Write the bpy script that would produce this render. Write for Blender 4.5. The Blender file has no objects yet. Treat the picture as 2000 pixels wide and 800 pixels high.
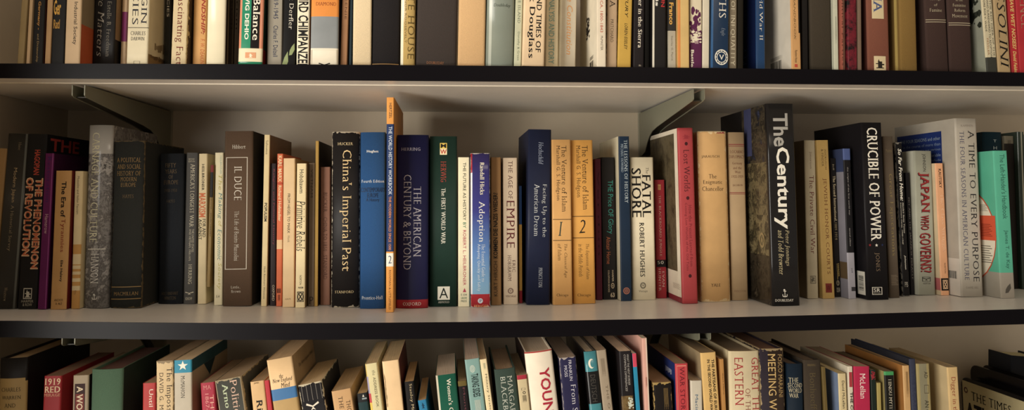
import bpy, bmesh, math, random
import numpy as np
from mathutils import Vector, Matrix

# ------------------------------------------------------------------ camera, world, light, exposure
scene = bpy.context.scene
C = scene.collection
F, PSI, TH, ROLL, CY = 1510.0, 0.0777, 0.0803, -0.0053, 265.0      # focal length and principal row in a 2000x800 frame
ZC = 1.45                                                          # lens height above the floor
cd = Vector((math.sin(PSI) * math.cos(TH), math.cos(PSI) * math.cos(TH), math.sin(TH)))
r0 = Vector((math.cos(PSI), -math.sin(PSI), 0)); u0_ = r0.cross(cd)
cr = r0 * math.cos(ROLL) + u0_ * math.sin(ROLL)
cu = -r0 * math.sin(ROLL) + u0_ * math.cos(ROLL)
cam = bpy.data.cameras.new('camera'); camo = bpy.data.objects.new('camera', cam); C.objects.link(camo)
M3 = Matrix((cr, cu, -cd)).transposed()
camo.matrix_world = Matrix.Translation((0, 0, ZC)) @ M3.to_4x4()
cam.sensor_width = 36; cam.lens = F / 2000 * 36; cam.shift_y = (CY - 400) / 2000; cam.clip_start = .01
scene.camera = camo

world = bpy.data.worlds.new('room_light'); scene.world = world; world.use_nodes = True
bg = world.node_tree.nodes['Background']; bg.inputs['Color'].default_value = (1, .88, .74, 1); bg.inputs['Strength'].default_value = .27

def area(name, loc, target, sx, sy, power, color):
    l = bpy.data.lights.new(name, 'AREA'); l.shape = 'RECTANGLE'; l.size = sx; l.size_y = sy; l.energy = power; l.color = color
    o = bpy.data.objects.new(name, l); C.objects.link(o); o.location = loc
    o.rotation_euler = (Vector(target) - Vector(loc)).to_track_quat('-Z', 'Y').to_euler(); return o
area('window_daylight', (-1.8, -.95, ZC - .35), (-1.2, 1.0, ZC - .15), 1.35, 1.7, 104, (1, .95, .87))
area('ceiling_lamp', (.55, -.7, ZC + 1.0), (-.2, 1.1, ZC), .6, .6, 7, (1, .84, .66))

vs = scene.view_settings
vs.view_transform = 'Standard'; vs.look = 'None'; vs.gamma = 1; vs.use_curve_mapping = False; vs.exposure = -0.08

# ------------------------------------------------------------------ pixel -> place
YF, YW, YT = .981, 1.336, 1.022          # shelf front edge, wall, bracket tips (metres in front of the lens)
def at(px, py, Y):
    d = cd * F + cr * (px - 1000) + cu * (CY - py)
    p = d * (Y / d.y); return Vector((p.x, Y, p.z + ZC))
def fitz(pts, deg):
    P = [at(x, y, YF) for x, y in pts]
    k = np.polyfit([p.x for p in P], [p.z for p in P], deg)
    lo, hi = min(p.x for p in P), max(p.x for p in P)
    return lambda x: float(np.polyval(k, min(max(x, lo), hi)))
# boards bent to edge curves taken from image pixels, barrel distortion included
z_up_top = fitz([(0, 123), (200, 124.5), (400, 127), (1000, 129.2), (1400, 131), (1800, 140), (2000, 141.6)], 2)
z_up_bot = fitz([(0, 151), (200, 153), (400, 157), (900, 159.2), (1400, 160), (1800, 166.6), (2000, 168.5)], 2)
z_mid_top = fitz([(0, 626.7), (200, 627.5), (900, 629.6), (1100, 626), (1800, 608.8), (2000, 604)], 3)
z_mid_bot = fitz([(0, 658), (200, 660), (900, 659.5), (1100, 657.5), (1800, 637), (2000, 633)], 3)
Z_LOW = ZC - .445

# ------------------------------------------------------------------ materials
def lin(h):
    h = h.lstrip('#'); v = [int(h[i:i + 2], 16) / 255 for i in (0, 2, 4)]
    c = [((q / 12.92) if q <= .04045 else ((q + .055) / 1.055) ** 2.4) ** 1.07 for q in v]
    y = .3 * c[0] + .59 * c[1] + .11 * c[2]              # slightly faded inks
    return tuple(y + (q - y) * .88 for q in c) + (1,)
_mats = {}
def mat(spec, kind='p', worn=None):
    """spec: hex, photo:hex,hex,.. , grad:v=hex;v=hex   kind: p paper, g glossy, c cloth, w painted board, m metal, t ink"""
    key = (spec, kind, worn)
    if key in _mats: return _mats[key]
    m = bpy.data.materials.new('surface_%03d' % len(_mats)); m.use_nodes = True; _mats[key] = m
    nt = m.node_tree; N = nt.nodes; L = nt.links; b = N['Principled BSDF']
    rough = dict(p=.5, g=.22, c=.85, w=.32, m=.38, t=.55, e=.3)[kind]
    b.inputs['Roughness'].default_value = rough
    if kind == 'e': b.inputs['Specular IOR Level'].default_value = .09
    if kind == 'm': b.inputs['Metallic'].default_value = .25
    if kind in 'cpt': b.inputs['Specular IOR Level'].default_value = .22
    if kind == 'g': b.inputs['Specular IOR Level'].default_value = .35
    tc = N.new('ShaderNodeTexCoord')
    if spec.startswith('photo:'):
        cols = spec[6:].split(',')
        nz = N.new('ShaderNodeTexNoise'); nz.inputs['Scale'].default_value = 46; nz.inputs['Detail'].default_value = 9; nz.inputs['Roughness'].default_value = .72; nz.inputs['Distortion'].default_value = .25
        L.new(tc.outputs['Object'], nz.inputs['Vector'])
        rp = N.new('ShaderNodeValToRGB'); L.new(nz.outputs['Fac'], rp.inputs['Fac'])
        e = rp.color_ramp.elements
        while len(e) < len(cols): e.new(.5)
        for i, c in enumerate(cols): e[i].position = .34 + .32 * i / max(1, len(cols) - 1); e[i].color = lin(c)
        out = rp.outputs['Color']
    elif spec.startswith('grad:'):
        st = [s.split('=') for s in spec[5:].split(';')]
        uv = N.new('ShaderNodeUVMap'); uv.uv_map = 'cover'; sp = N.new('ShaderNodeSeparateXYZ'); L.new(uv.outputs['UV'], sp.inputs['Vector'])
        rp = N.new('ShaderNodeValToRGB'); L.new(sp.outputs['Y'], rp.inputs['Fac']); e = rp.color_ramp.elements
        while len(e) < len(st): e.new(.5)
        for i, (v, c) in enumerate(st): e[i].position = float(v); e[i].color = lin(c)
        out = rp.outputs['Color']
    else:
        rgb = N.new('ShaderNodeRGB'); rgb.outputs[0].default_value = lin(spec); out = rgb.outputs[0]
    if kind in 'pgcw' and not spec.startswith('photo:'):      # slight mottling of paper and cloth
        nz = N.new('ShaderNodeTexNoise'); nz.inputs['Scale'].default_value = 30 if kind != 'c' else 1500; nz.inputs['Detail'].default_value = 4
        L.new(tc.outputs['Object'], nz.inputs['Vector'])
        mr = N.new('ShaderNodeMapRange'); mr.inputs['From Min'].default_value = .3; mr.inputs['From Max'].default_value = .7
        a = dict(p=.10, g=.06, c=.13, w=.03)[kind]
        mr.inputs['To Min'].default_value = 1 - a; mr.inputs['To Max'].default_value = 1 + a * .6; L.new(nz.outputs['Fac'], mr.inputs['Value'])
        mx = N.new('ShaderNodeVectorMath'); mx.operation = 'SCALE'; L.new(out, mx.inputs[0]); L.new(mr.outputs['Result'], mx.inputs['Scale'])
        out = mx.outputs['Vector']
    if worn:                                                  # chipped edges where the paper shows
        uv = N.new('ShaderNodeUVMap'); uv.uv_map = 'cover'; sp = N.new('ShaderNodeSeparateXYZ'); L.new(uv.outputs['UV'], sp.inputs['Vector'])
        def mth(op, x, y=None):
            n = N.new('ShaderNodeMath'); n.operation = op
            for i, q in enumerate((x, y)):
                if q is None: continue
                if isinstance(q, (int, float)): n.inputs[i].default_value = q
                else: L.new(q, n.inputs[i])
            return n.outputs[0]
        ev = mth('MULTIPLY', mth('SUBTRACT', .5, mth('ABSOLUTE', mth('SUBTRACT', sp.outputs['Y'], .5))), 9)
        eu = mth('MULTIPLY', mth('ABSOLUTE', mth('SUBTRACT', .5, mth('ABSOLUTE', mth('SUBTRACT', sp.outputs['X'], .5)))), 2.6)
        d = mth('MINIMUM', ev, eu)
        nz = N.new('ShaderNodeTexNoise'); nz.inputs['Scale'].default_value = 160; nz.inputs['Detail'].default_value = 5; L.new(tc.outputs['Object'], nz.inputs['Vector'])
        amt, wc = worn
        f = mth('GREATER_THAN', mth('MULTIPLY', mth('SUBTRACT', nz.outputs['Fac'], .38), amt), d)
        mx = N.new('ShaderNodeMix'); mx.data_type = 'RGBA'; L.new(f, mx.inputs['Factor']); L.new(out, mx.inputs['A']); mx.inputs['B'].default_value = lin(wc)
        out = mx.outputs['Result']
    L.new(out, b.inputs['Base Color'])
    if kind in 'cw' or kind == 'p':
        nz = N.new('ShaderNodeTexNoise'); nz.inputs['Scale'].default_value = dict(c=1800, w=60, p=300)[kind]; L.new(tc.outputs['Object'], nz.inputs['Vector'])
        bp = N.new('ShaderNodeBump'); bp.inputs['Strength'].default_value = dict(c=.35, w=.03, p=.06)[kind]; bp.inputs['Distance'].default_value = .001
        L.new(nz.outputs['Fac'], bp.inputs['Height']); L.new(bp.outputs['Normal'], b.inputs['Normal'])
    return m
def page_mat(h, gain=1.0):
    key = ('pages', h, gain)
    if key in _mats: return _mats[key]
    m = bpy.data.materials.new('paper_edges_%03d' % len(_mats)); m.use_nodes = True; _mats[key] = m
    nt = m.node_tree; N = nt.nodes; L = nt.links; b = N['Principled BSDF']; b.inputs['Roughness'].default_value = .9
    tc = N.new('ShaderNodeTexCoord'); mp = N.new('ShaderNodeMapping'); mp.inputs['Scale'].default_value = (2600, 22, 22); L.new(tc.outputs['Object'], mp.inputs['Vector'])
    nz = N.new('ShaderNodeTexNoise'); nz.inputs['Scale'].default_value = 1; nz.inputs['Detail'].default_value = 3; L.new(mp.outputs['Vector'], nz.inputs['Vector'])
    rp = N.new('ShaderNodeValToRGB'); rp.color_ramp.elements[0].position = .3; rp.color_ramp.elements[1].position = .7
    c = tuple(min(.8, x * gain) for x in lin(h)[:3]) + (1,); rp.color_ramp.elements[0].color = tuple(x * .68 for x in c[:3]) + (1,); rp.color_ramp.elements[1].color = c
    L.new(nz.outputs['Fac'], rp.inputs['Fac']); L.new(rp.outputs['Color'], b.inputs['Base Color']); return m

# ------------------------------------------------------------------ object helpers
def link(name, me, parent=None):
    o = bpy.data.objects.new(name, me); C.objects.link(o)
    if parent is not None: o.parent = parent
    return o
def finish(name, bm, mats, parent=None, smooth=False):
    me = bpy.data.meshes.new(name); bmesh.ops.recalc_face_normals(bm, faces=bm.faces)
    bm.to_mesh(me); bm.free()
    for m in mats: me.materials.append(m)
    if smooth:
        for p in me.polygons: p.use_smooth = True
    return link(name, me, parent)
def box(bm, x0, x1, y0, y1, z0, z1, mi=0):
    v = [bm.verts.new((x, y, z)) for x in (x0, x1) for y in (y0, y1) for z in (z0, z1)]
    for f in ((0, 1, 3, 2), (4, 6, 7, 5), (0, 4, 5, 1), (2, 3, 7, 6), (0, 2, 6, 4), (1, 5, 7, 3)):
        fc = bm.faces.new([v[i] for i in f]); fc.material_index = mi
def tag(o, label, cat, group=None, kind=None):
    o['label'] = label; o['category'] = cat
    if group: o['group'] = group
    if kind: o['kind'] = kind
def empty(name, loc, rot=(0, 0, 0)):
    o = bpy.data.objects.new(name, None); C.objects.link(o); o.empty_display_size = .02; o.location = loc; o.rotation_euler = rot; return o

# ------------------------------------------------------------------ room: back wall and the return wall on the left
XL = at(130, 300, YW).x
wall_m = mat('d2c2a8', 'w')
bm = bmesh.new(); box(bm, XL - .12, 2.1, YW, YW + .1, ZC - 1.45, ZC + 1.1); w = finish('wall_back', bm, [wall_m]); w['kind'] = 'structure'
bm = bmesh.new(); box(bm, XL - .12, XL, .66, YW, ZC - 1.45, ZC + 1.1); w = finish('wall_left', bm, [wall_m]); w['kind'] = 'structure'
bm = bmesh.new(); box(bm, -3, 2.6, -2.5, YW + .1, -.05, 0); w = finish('floor', bm, [mat('cbb595', 'w')]); w['kind'] = 'structure'

# ------------------------------------------------------------------ shelves, brackets, rails
def board(label, zt, zb, x1=1.75):
    root = empty('bookshelf_board', (XL + .002, YF, 0)); tag(root, label, 'shelf', 'long white shelf boards with black front edges')
    xs = np.linspace(XL + .002, x1, 61); x0 = root.location.x
    def strip(name, ya, yb, za, zbf, m):
        bm = bmesh.new(); rows = []
        for x in xs:
            a, b = zt(x) + za, zb(x) + zbf
            rows.append([bm.verts.new((x - x0, y - YF, z)) for y, z in ((ya, a), (yb, a), (yb, b), (ya, b))])
        for p, q in zip(rows, rows[1:]):
            for i in range(4): bm.faces.new((p[i], p[(i + 1) % 4], q[(i + 1) % 4], q[i]))
        bm.faces.new(rows[0]); bm.faces.new(rows[-1][::-1]); return finish(name, bm, [m], root)
    strip('board', YF + .0012, YW - .0015, 0, 0, mat('eae4da', 'w'))
    strip('edge_band', YF, YF + .0012, .0002, -.0002, mat('131014', 'e'))
    bm = bmesh.new(); rows = []
    for x in xs:                                     # thin bead along the underside, just behind the front edge
        z = zb(x); rows.append([bm.verts.new((x - x0, YT - .003 - YF + .0013 * math.cos(t), z - .0012 * math.sin(t))) for t in np.linspace(0, math.pi, 6)])
    for p, q in zip(rows, rows[1:]):
        for i in range(5): bm.faces.new((p[i], p[i + 1], q[i + 1], q[i]))
    finish('underside_bead', bm, [mat('e6dcc8', 'w')], root, True)
    return root
board('white shelf board with a black front edge under the upper row of books', z_up_top, z_up_bot)
board('white shelf board with a black front edge carrying the middle row of books', z_mid_top, z_mid_bot)
low = lambda x: Z_LOW
board('lowest white shelf board, carrying the bottom row of books', low, lambda x: Z_LOW - .0185)

XB = [(at(152.5, 168, YT).x + at(328, 250, YW).x) / 2, (at(1365, 168, YT).x + at(1255, 250, YW).x) / 2]
steel = mat('8b8a74', 'm'); steel_w = mat('b5b19c', 'm')
def bracket(x, zb, label):
    root = empty('shelf_bracket', (x, YW - .012, zb(x) - .0022)); tag(root, label, 'shelf bracket', 'steel shelf brackets')
    L = YW - .012 - YT; hw = .0082
    prof = [(-L, -.0012)] + [(-L + .0012 * (1 - math.cos(t)), -.0105 - .0035 * math.sin(t)) for t in np.linspace(0, math.pi / 2, 4)] + \
           [(-L + .006, -.0158), (-.10 - .012, -.034), (-.082, -.0385), (-.064, -.045), (-.05, -.054), (-.04, -.0625), (-.034, -.069), (-.012, -.074), (0, -.074), (0, 0), (-L, 0)]
    for s in (-1, 1):
        bm = bmesh.new(); a = [bm.verts.new((s * hw, y, z)) for y, z in prof]; b = [bm.verts.new((s * (hw - .0012), y, z)) for y, z in prof]
        bm.faces.new(a); bm.faces.new(b[::-1])
        for i in range(len(prof)): j = (i + 1) % len(prof); bm.faces.new((a[i], a[j], b[j], b[i]))
        finish('side_plate', bm, [steel], root)
    bm = bmesh.new(); pr = prof[5:13]; rows = []
    for y, z in pr: rows.append([bm.verts.new((sx * (hw - .0012), y + .004, z + dz)) for sx, dz in ((-1, .0006), (1, .0006), (1, .0018), (-1, .0018))])
    for p, q in zip(rows, rows[1:]):
        for i in range(4): bm.faces.new((p[i], p[(i + 1) % 4], q[(i + 1) % 4], q[i]))
    bm.faces.new(rows[0]); bm.faces.new(rows[-1][::-1]); finish('bottom_web', bm, [mat('3a372e', 'm')], root)  # web coloured darker than the plates, underside shade put into its colour
    bm = bmesh.new(); box(bm, -hw, hw, .0, .004, -.074, 0); finish('back_plate', bm, [steel], root)
for i, x in enumerate(XB):
    bracket(x, z_up_bot, ['grey steel bracket under the upper shelf, above the grey silvery book', 'grey steel bracket under the upper shelf, above the red book with the framed cover'][i])
    bracket(x, z_mid_bot, ['steel bracket tip under the middle shelf, above the red and tan worn books', 'steel bracket tip under the middle shelf, above the tan book with black lettering'][i])
    root = empty('slotted_wall_rail', (x, YW, ZC - .9)); tag(root, ['slotted steel wall rail behind the left bracket', 'slotted steel wall rail behind the right bracket'][i], 'wall rail', 'slotted wall rails')
    bm = bmesh.new(); hw, d, H = .0088, .0078, 1.6
    box(bm, -hw, -hw + .0016, -d, -.0004, 0, H); box(bm, hw - .0016, hw, -d, -.0004, 0, H)
    box(bm, -.0014, .0014, -d, -d + .0014, 0, H)
    box(bm, -hw + .0016, -.0046, -d, -d + .0014, 0, H); box(bm, .0046, hw - .0016, -d, -d + .0014, 0, H)
    k = 0
    while k * .025 < H:                                # bars between the slots
        for s in (-1, 1):
            xa, xb = sorted((s * .0014, s * .0046)); box(bm, xa, xb, -d, -d + .0014, k * .025, k * .025 + .012)
        k += 1
    finish('channel', bm, [steel_w], root)

# ------------------------------------------------------------------ lettering
_tcache = {}
def glyphs(txt, style):
    """2-D triangle soup of a line of text, scaled to the unit box; 's' adds serifs to the stems, 'i' slants, 'b' emboldens"""
    key = (txt, style)
    if key in _tcache: return _tcache[key]
    cu_ = bpy.data.curves.new('line', 'FONT'); cu_.body = txt; cu_.size = 1; cu_.resolution_u = 2
    serif, bold = 's' in style, 'b' in style
    cu_.offset = (-.006 if bold else -.018) if serif else (.022 if bold else 0)
    if serif: cu_.space_character = 1.08
    o = bpy.data.objects.new('line', cu_); me = bpy.data.meshes.new_from_object(o)
    V = [(v.co.x, v.co.y) for v in me.vertices]; Fs = [tuple(p.vertices) for p in me.polygons]
    if serif:                                          # bracketless serifs on the stem ends, then thick upright strokes
        cnt = {}
        for f in Fs:
            for i in range(len(f)):
                e = tuple(sorted((f[i], f[(i + 1) % len(f)]))); cnt[e] = cnt.get(e, 0) + 1
        wide = .05 if bold else .03
        base, tall = list(V), list(Fs)
        for (a, b), n in list(cnt.items()):
            if n != 1: continue
            (xa, ya), (xb, yb) = base[a], base[b]
            if abs(ya - yb) < .004 and .02 < abs(xa - xb) < .16:
                inner = any(abs((base[c][0]) - (xa + xb) / 2) < .12 and base[c][1] > ya + .01 for f in tall if a in f and b in f for c in f)
                sl = .062 if abs(ya) > .6 or txt.upper() == txt else .042; x0, x1 = min(xa, xb) - sl, max(xa, xb) + sl + wide; t = .032 if inner else -.032
                k = len(V); V += [(x0, ya), (x1, ya), (x1, ya + t), (x0, ya + t)]; Fs.append((k, k + 1, k + 2, k + 3) if t > 0 else (k + 3, k + 2, k + 1, k))
        k = len(V); V += [(x + wide, y) for x, y in base]; Fs += [tuple(q + k for q in f) for f in tall]
    if 'i' in style: V = [(x + .22 * y, y) for x, y in V]
    x0, x1 = min(x for x, _ in V), max(x for x, _ in V); y0, y1 = min(y for _, y in V), max(y for _, y in V)
    V = [((x - x0) / (x1 - x0), (y - y0) / max(1e-6, y1 - y0)) for x, y in V]
    bpy.data.objects.remove(o); bpy.data.curves.remove(cu_); bpy.data.meshes.remove(me)
    _tcache[key] = (V, Fs); return V, Fs
def ellipse(cx, cy, rx, ry, n=28): return [(cx + rx * math.cos(2 * math.pi * i / n), cy + ry * math.sin(2 * math.pi * i / n)) for i in range(n)]
def ringq(rx, w, n=28):
    a, b = ellipse(.5, .5, rx, rx, n), ellipse(.5, .5, rx - w, rx - w, n)
    return a + b, [(i, (i + 1) % n, n + (i + 1) % n, n + i) for i in range(n)]
def mark(kind):
    R = lambda *q: ([(q[0], q[1]), (q[2], q[1]), (q[2], q[3]), (q[0], q[3])], [(0, 1, 2, 3)])
    def join(*ps):
        V, Fs = [], []
        for v, f in ps: k = len(V); V += v; Fs += [tuple(i + k for i in q) for q in f]
        return V, Fs
    if kind == '@rect': return R(0, 0, 1, 1)
    if kind == '@frame': return join(R(0, 0, 1, .006), R(0, .994, 1, 1), R(0, .006, .035, .994), R(.965, .006, 1, .994))
    if kind == '@box': return join(R(0, 0, 1, .08), R(0, .92, 1, 1), R(0, .08, .08, .92), R(.92, .08, 1, .92))
    if kind == '@circle': v = ellipse(.5, .5, .5, .5); return v, [tuple(range(len(v)))]
    if kind == '@ring': return ringq(.5, .1)
    if kind == '@emblem': return join(ringq(.5, .07), ringq(.36, .05), *[R(.5 + .41 * math.cos(a) - .03, .5 + .41 * math.sin(a) - .03, .5 + .41 * math.cos(a) + .03, .5 + .41 * math.sin(a) + .03) for a in np.linspace(0, 6.28, 13)[:-1]],
                                      ([(.32, .66), (.5, .32), (.5, .44), (.4, .66)], [(0, 1, 2, 3)]), ([(.68, .66), (.5, .32), (.5, .44), (.6, .66)], [(0, 1, 2, 3)]))
    if kind == '@star':
        v = [(.5 + (.5 if i % 2 == 0 else .2) * math.sin(i * math.pi / 5), .5 + (.5 if i % 2 == 0 else .2) * math.cos(i * math.pi / 5)) for i in range(10)] + [(.5, .5)]
        return v, [(i, 10, (i + 1) % 10) for i in range(10)]
    if kind == '@tri': return [(0, 0), (1, 0), (.5, 1)], [(0, 1, 2)]
    if kind == '@triv': return [(0, 1), (.5, 0), (1, 1)], [(0, 1, 2)]
    if kind == '@crescent':
        n = 14; a = [(.5 + .5 * math.cos(t), .5 + .5 * math.sin(t)) for t in np.linspace(.7, 5.58, n)]; b = [(.68 + .36 * math.cos(t), .5 + .40 * math.sin(t)) for t in np.linspace(.95, 5.33, n)]
        return a + b, [(i, i + 1, n + i + 1, n + i) for i in range(n - 1)]
    if kind == '@bars':
        rnd = random.Random(5); ps = []; x = 0
        while x < .97: wd = rnd.choice((.02, .03, .05)); ps.append(R(x, 0, min(1, x + wd), 1)); x += wd + rnd.choice((.02, .03, .04))
        return join(*ps)
    if kind == '@lines': return join(*[R(0, i / 8, 1 - .25 * ((i * 7) % 3) / 2, i / 8 + .045) for i in range(8)])
    if kind == '@scrib':
        rnd = random.Random(3); return join(*[R(x, .1 + rnd.random() * .3, x + .03 + rnd.random() * .05, .55 + rnd.random() * .45) for x in np.linspace(0, .9, 13)])
    if kind == '@anchor': return join(R(.45, 0, .55, .8), R(.28, .62, .72, .7), R(.1, .1, .2, .34), R(.8, .1, .9, .34), R(.15, .04, .85, .14), ([(a, b + .3) for a, b in [(.42 + .16 * math.cos(t) * 1, .5 + .1 * math.sin(t)) for t in np.linspace(0, 6.28, 9)[:-1]]], [tuple(range(8))]))
    if kind == '@knot': return join(R(0, 0, 1, .07), R(0, .93, 1, 1), R(0, 0, .07, 1), R(.93, 0, 1, 1), ([(.1, .15), (.2, .08), (.9, .85), (.8, .92)], [(0, 1, 2, 3)]), ([(.8, .08), (.9, .15), (.2, .92), (.1, .85)], [(0, 1, 2, 3)]), ringq(.42, .09))
    if kind == '@bird': return join(([(0, .75), (.5, .45), (.5, .6), (.05, .95)], [(0, 1, 2, 3)]), ([(1, .75), (.5, .45), (.5, .6), (.95, .95)], [(0, 1, 2, 3)]), ([(.3, .1), (.5, .5), (.7, .1), (.5, .25)], [(0, 1, 2, 3)]))
    if kind == '@splat':
        rnd = random.Random(11); ps = []
        for i in range(60):
            x, y = rnd.random() * .9, rnd.random() * .9; r = .02 + rnd.random() * .09; v = [(x + .05 + r * math.cos(t) * (1 + rnd.random() * .5), y + .05 + r * .5 * math.sin(t) * (1 + rnd.random())) for t in np.linspace(0, 6.28, 9)[:-1]]
            ps.append((v, [tuple(range(8))]))
        return join(*ps)
    if kind == '@wheel': return join(ringq(.5, .16), ([(a, b) for a, b in ellipse(.5, .5, .16, .16, 12)], [tuple(range(12))]))
    if kind == '@swirl': return join(*[ringq(.5 - .16 * i, .07) for i in range(3)])
    if kind == '@leaf': v = [(.0, .0), (.5, .05), (1, .5), (.9, 1), (.4, .7), (.1, .4)]; return v, [tuple(range(6))]
    if kind == '@cat': return join(R(.25, .1, .75, .75), ([(.25, .75), (.35, 1), (.45, .75)], [(0, 1, 2)]), R(.05, 0, .95, .1), R(.75, .35, 1, .5), R(.0, .45, .25, .55))
    raise KeyError(kind)

# ------------------------------------------------------------------ books
BOOKS = {'T': [], 'M': [], 'B': []}
GROUP = {'T': 'books on the upper shelf', 'M': 'books on the middle shelf', 'B': 'books on the bottom shelf'}
def BK(row, label, x1, y1, x2, x3, y2, col, kind='p', T=(), P=(), **o):
    """left edge of the spine runs from (x1,y1) down to (x2,y2); x3 is its right edge at y2"""
    BOOKS[row].append(dict(row=row, label=label, x1=x1, y1=y1, x2=x2, x3=x3, y2=y2, col=col, kind=kind, T=T, P=P, o=o))
ZS = {'T': z_up_top, 'M': z_mid_top, 'B': low}
ROLES = dict(t='title', a='author', p='publisher_name', s='subtitle', n='volume_number', m='emblem', f='title_frame', l='label_panel', b='barcode', k='cover_lettering', c='cover_picture', r='ruled_line')
def place(b):
    o = b['o']; zs = ZS[b['row']]
    if b['row'] == 'M' and 'rec' not in o:
        lo, hi = .93, 1.3
        for _ in range(40):
            m_ = (lo + hi) / 2; p = at(b['x2'], b['y2'], m_)
            if p.z > zs(p.x): lo = m_
            else: hi = m_
        Y = (lo + hi) / 2
    else: Y = YF + o.get('rec', .010)
    P1, P2, P3 = at(b['x1'], b['y1'], Y), at(b['x2'], b['y2'], Y), at(b['x3'], b['y2'], Y)
    a = math.atan2(P1.x - P2.x, P1.z - P2.z)
    if abs(a) < .004: a = 0
    th = (P3.x - P2.x) * math.cos(a); z0 = zs((P2.x + P3.x) / 2) + o.get('lift', 0) + .0004
    drop = max(0, th * math.sin(a))
    s0 = (z0 + drop - P2.z) / math.cos(a)
    h = o['h'] if 'h' in o else (P1 - P2).length * (1 if P1.z > P2.z else -1) - s0
    b.update(Y=Y, a=a, th=th, h=h, BL=Vector((P2.x + s0 * math.sin(a), Y, z0 + drop)))
def edge(b, side, z):
    """x of the left or right edge of the book at height z"""
    s = (z - b['BL'].z) / math.cos(b['a']); x = b['BL'].x + s * math.sin(b['a'])
    return x + (b['th'] / math.cos(b['a']) if side else 0)
def settle(L):
    for _ in range(6):
        for p, q in zip(L, L[1:]):
            z0 = max(p['BL'].z, q['BL'].z); z1 = min(p['BL'].z + p['h'], q['BL'].z + q['h'])
            d = max(edge(p, 1, z) - edge(q, 0, z) for z in (z0, z1)) + .0003
            if d > 0:
                k = .5 if min(p['th'], q['th']) > .006 else p['th'] / (p['th'] + q['th'])
                p['th'] -= d * k; q['th'] -= d * (1 - k); q['BL'].x += d * (1 - k)
def build(b):
    o = b['o']; th, h, a = b['th'], b['h'], b['a']; hard = o.get('hard', 0)
    W = o.get('W', min(.165, max(.105, h * (.66 if hard else .62)))); W = min(W, YW - b['Y'] - .006)
    cx = Vector((math.cos(a), 0, -math.sin(a))); org = b['BL'] + cx * (th / 2)
    root = empty('book', org, (0, a, 0)); tag(root, b['label'], 'book', GROUP[b['row']])
    tk = .0022 if hard else .0004; bul = o.get('bulge', .10 if hard else .02) * th; r = min(.0014, th * .12)
    yprof = lambda u: bul * (2 * u - 1) ** 2 + (r * (1 - min(u, 1 - u) * th / r) ** 2 if min(u, 1 - u) * th < r else 0)
    def vof(py):
        mid = at((b['x2'] + b['x3']) / 2, py, b['Y']); return ((mid.z - b['BL'].z) / math.cos(a)) / h
    rects = [(s0, s1, max(0, vof(yb)), min(1, vof(ya)), c) for s0, s1, ya, yb, c in b['P']]
    # profile: s in -1..0 left cover (back to front), 0..1 spine, 1..2 right cover
    S = {-1.0, 0.0, 1.0, 2.0} | {0.0 + x for x in (.04, .1, .2, .35, .5, .65, .8, .9, .96)}
    if hard: S |= {-.055, -.035, 1.035, 1.055}
    V = {0.0, 1.0}
    for s0, s1, v0, v1, c in rects: S |= {round(s0, 4), round(s1, 4)}; V |= {round(v0, 4), round(v1, 4)}
    S, V = sorted(S), sorted(V)
    y00 = yprof(0)
    def pt(s):
        if s <= 0:
            y = y00 + (W - y00) * (-s); x = -th / 2 + (.0007 if hard and s in (-.055, -.035) else 0); return x, y
        if s >= 1:
            y = y00 + (W - y00) * (s - 1); x = th / 2 - (.0007 if hard and s in (1.035, 1.055) else 0); return x, y
        return -th / 2 + th * s, yprof(s)
    base = mat(b['col'], b['kind'], o.get('worn')); mats = [base]; idx = {b['col']: 0}
    for c in [q[4] for q in rects]:
        if c not in idx: idx[c] = len(mats); mats.append(mat(c, b['kind'], o.get('worn')))
    bm = bmesh.new(); uvl = bm.loops.layers.uv.new('cover'); out, inn = [], []
    for s in S:
        x, y = pt(s); out.append([bm.verts.new((x, y, v * h)) for v in V])
        xi = min(max(x, -th / 2 + tk), th / 2 - tk); yi = y + (tk if -.0001 < s < 1.0001 else 0)
        inn.append([bm.verts.new((xi, max(yi, yprof(.5) + tk) if 0 <= s <= 1 else max(yi, y00 + tk), v * h)) for v in (0, 1)])
    def setuv(f, s_, v_):
        for lp, (ss, vv) in zip(f.loops, zip(s_, v_)): lp[uvl].uv = (ss, vv)
    for i in range(len(S) - 1):
        sm = (S[i] + S[i + 1]) / 2
        for j in range(len(V) - 1):
            vm = (V[j] + V[j + 1]) / 2; f = bm.faces.new((out[i][j], out[i + 1][j], out[i + 1][j + 1], out[i][j + 1])); f.smooth = bul > .0005 and 0 < sm < 1
            setuv(f, (S[i], S[i + 1], S[i + 1], S[i]), (V[j], V[j], V[j + 1], V[j + 1]))
            for s0, s1, v0, v1, c in rects:
                if s0 <= sm <= s1 and v0 <= vm <= v1: f.material_index = idx[c]
        f = bm.faces.new((inn[i][0], inn[i][1], inn[i + 1][1], inn[i + 1][0])); setuv(f, (.5,) * 4, (.5,) * 4)
        f = bm.faces.new((out[i][-1], out[i + 1][-1], inn[i + 1][1], inn[i][1])); setuv(f, (S[i], S[i + 1], S[i + 1], S[i]), (1,) * 4)
        f = bm.faces.new((out[i][0], inn[i][0], inn[i + 1][0], out[i + 1][0])); setuv(f, (.5,) * 4, (.5,) * 4)
    for i in (0, -1):
        f = bm.faces.new(out[i] + [inn[i][1], inn[i][0]] if i else out[i][::-1] + [inn[i][0], inn[i][1]])
    finish('cover', bm, mats, root, None)
    ins = .003 if hard else .0004; bm = bmesh.new(); g = .00012
    box(bm, -th / 2 + tk + g, th / 2 - tk - g, max(y00, 0) + tk + .0012, W - (.004 if hard else .0005), ins, h - ins)
    if hard:                                         # hollow of the page block behind the rounded spine
        pass
    finish('pages', bm, [page_mat(o.get('pg', 'c4ad84'), 1.85 if b['row'] == 'B' else 1.0)], root)
    # lettering and marks, printed a hair's breadth above the cover
    parts, nmark = {}, 0
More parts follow.
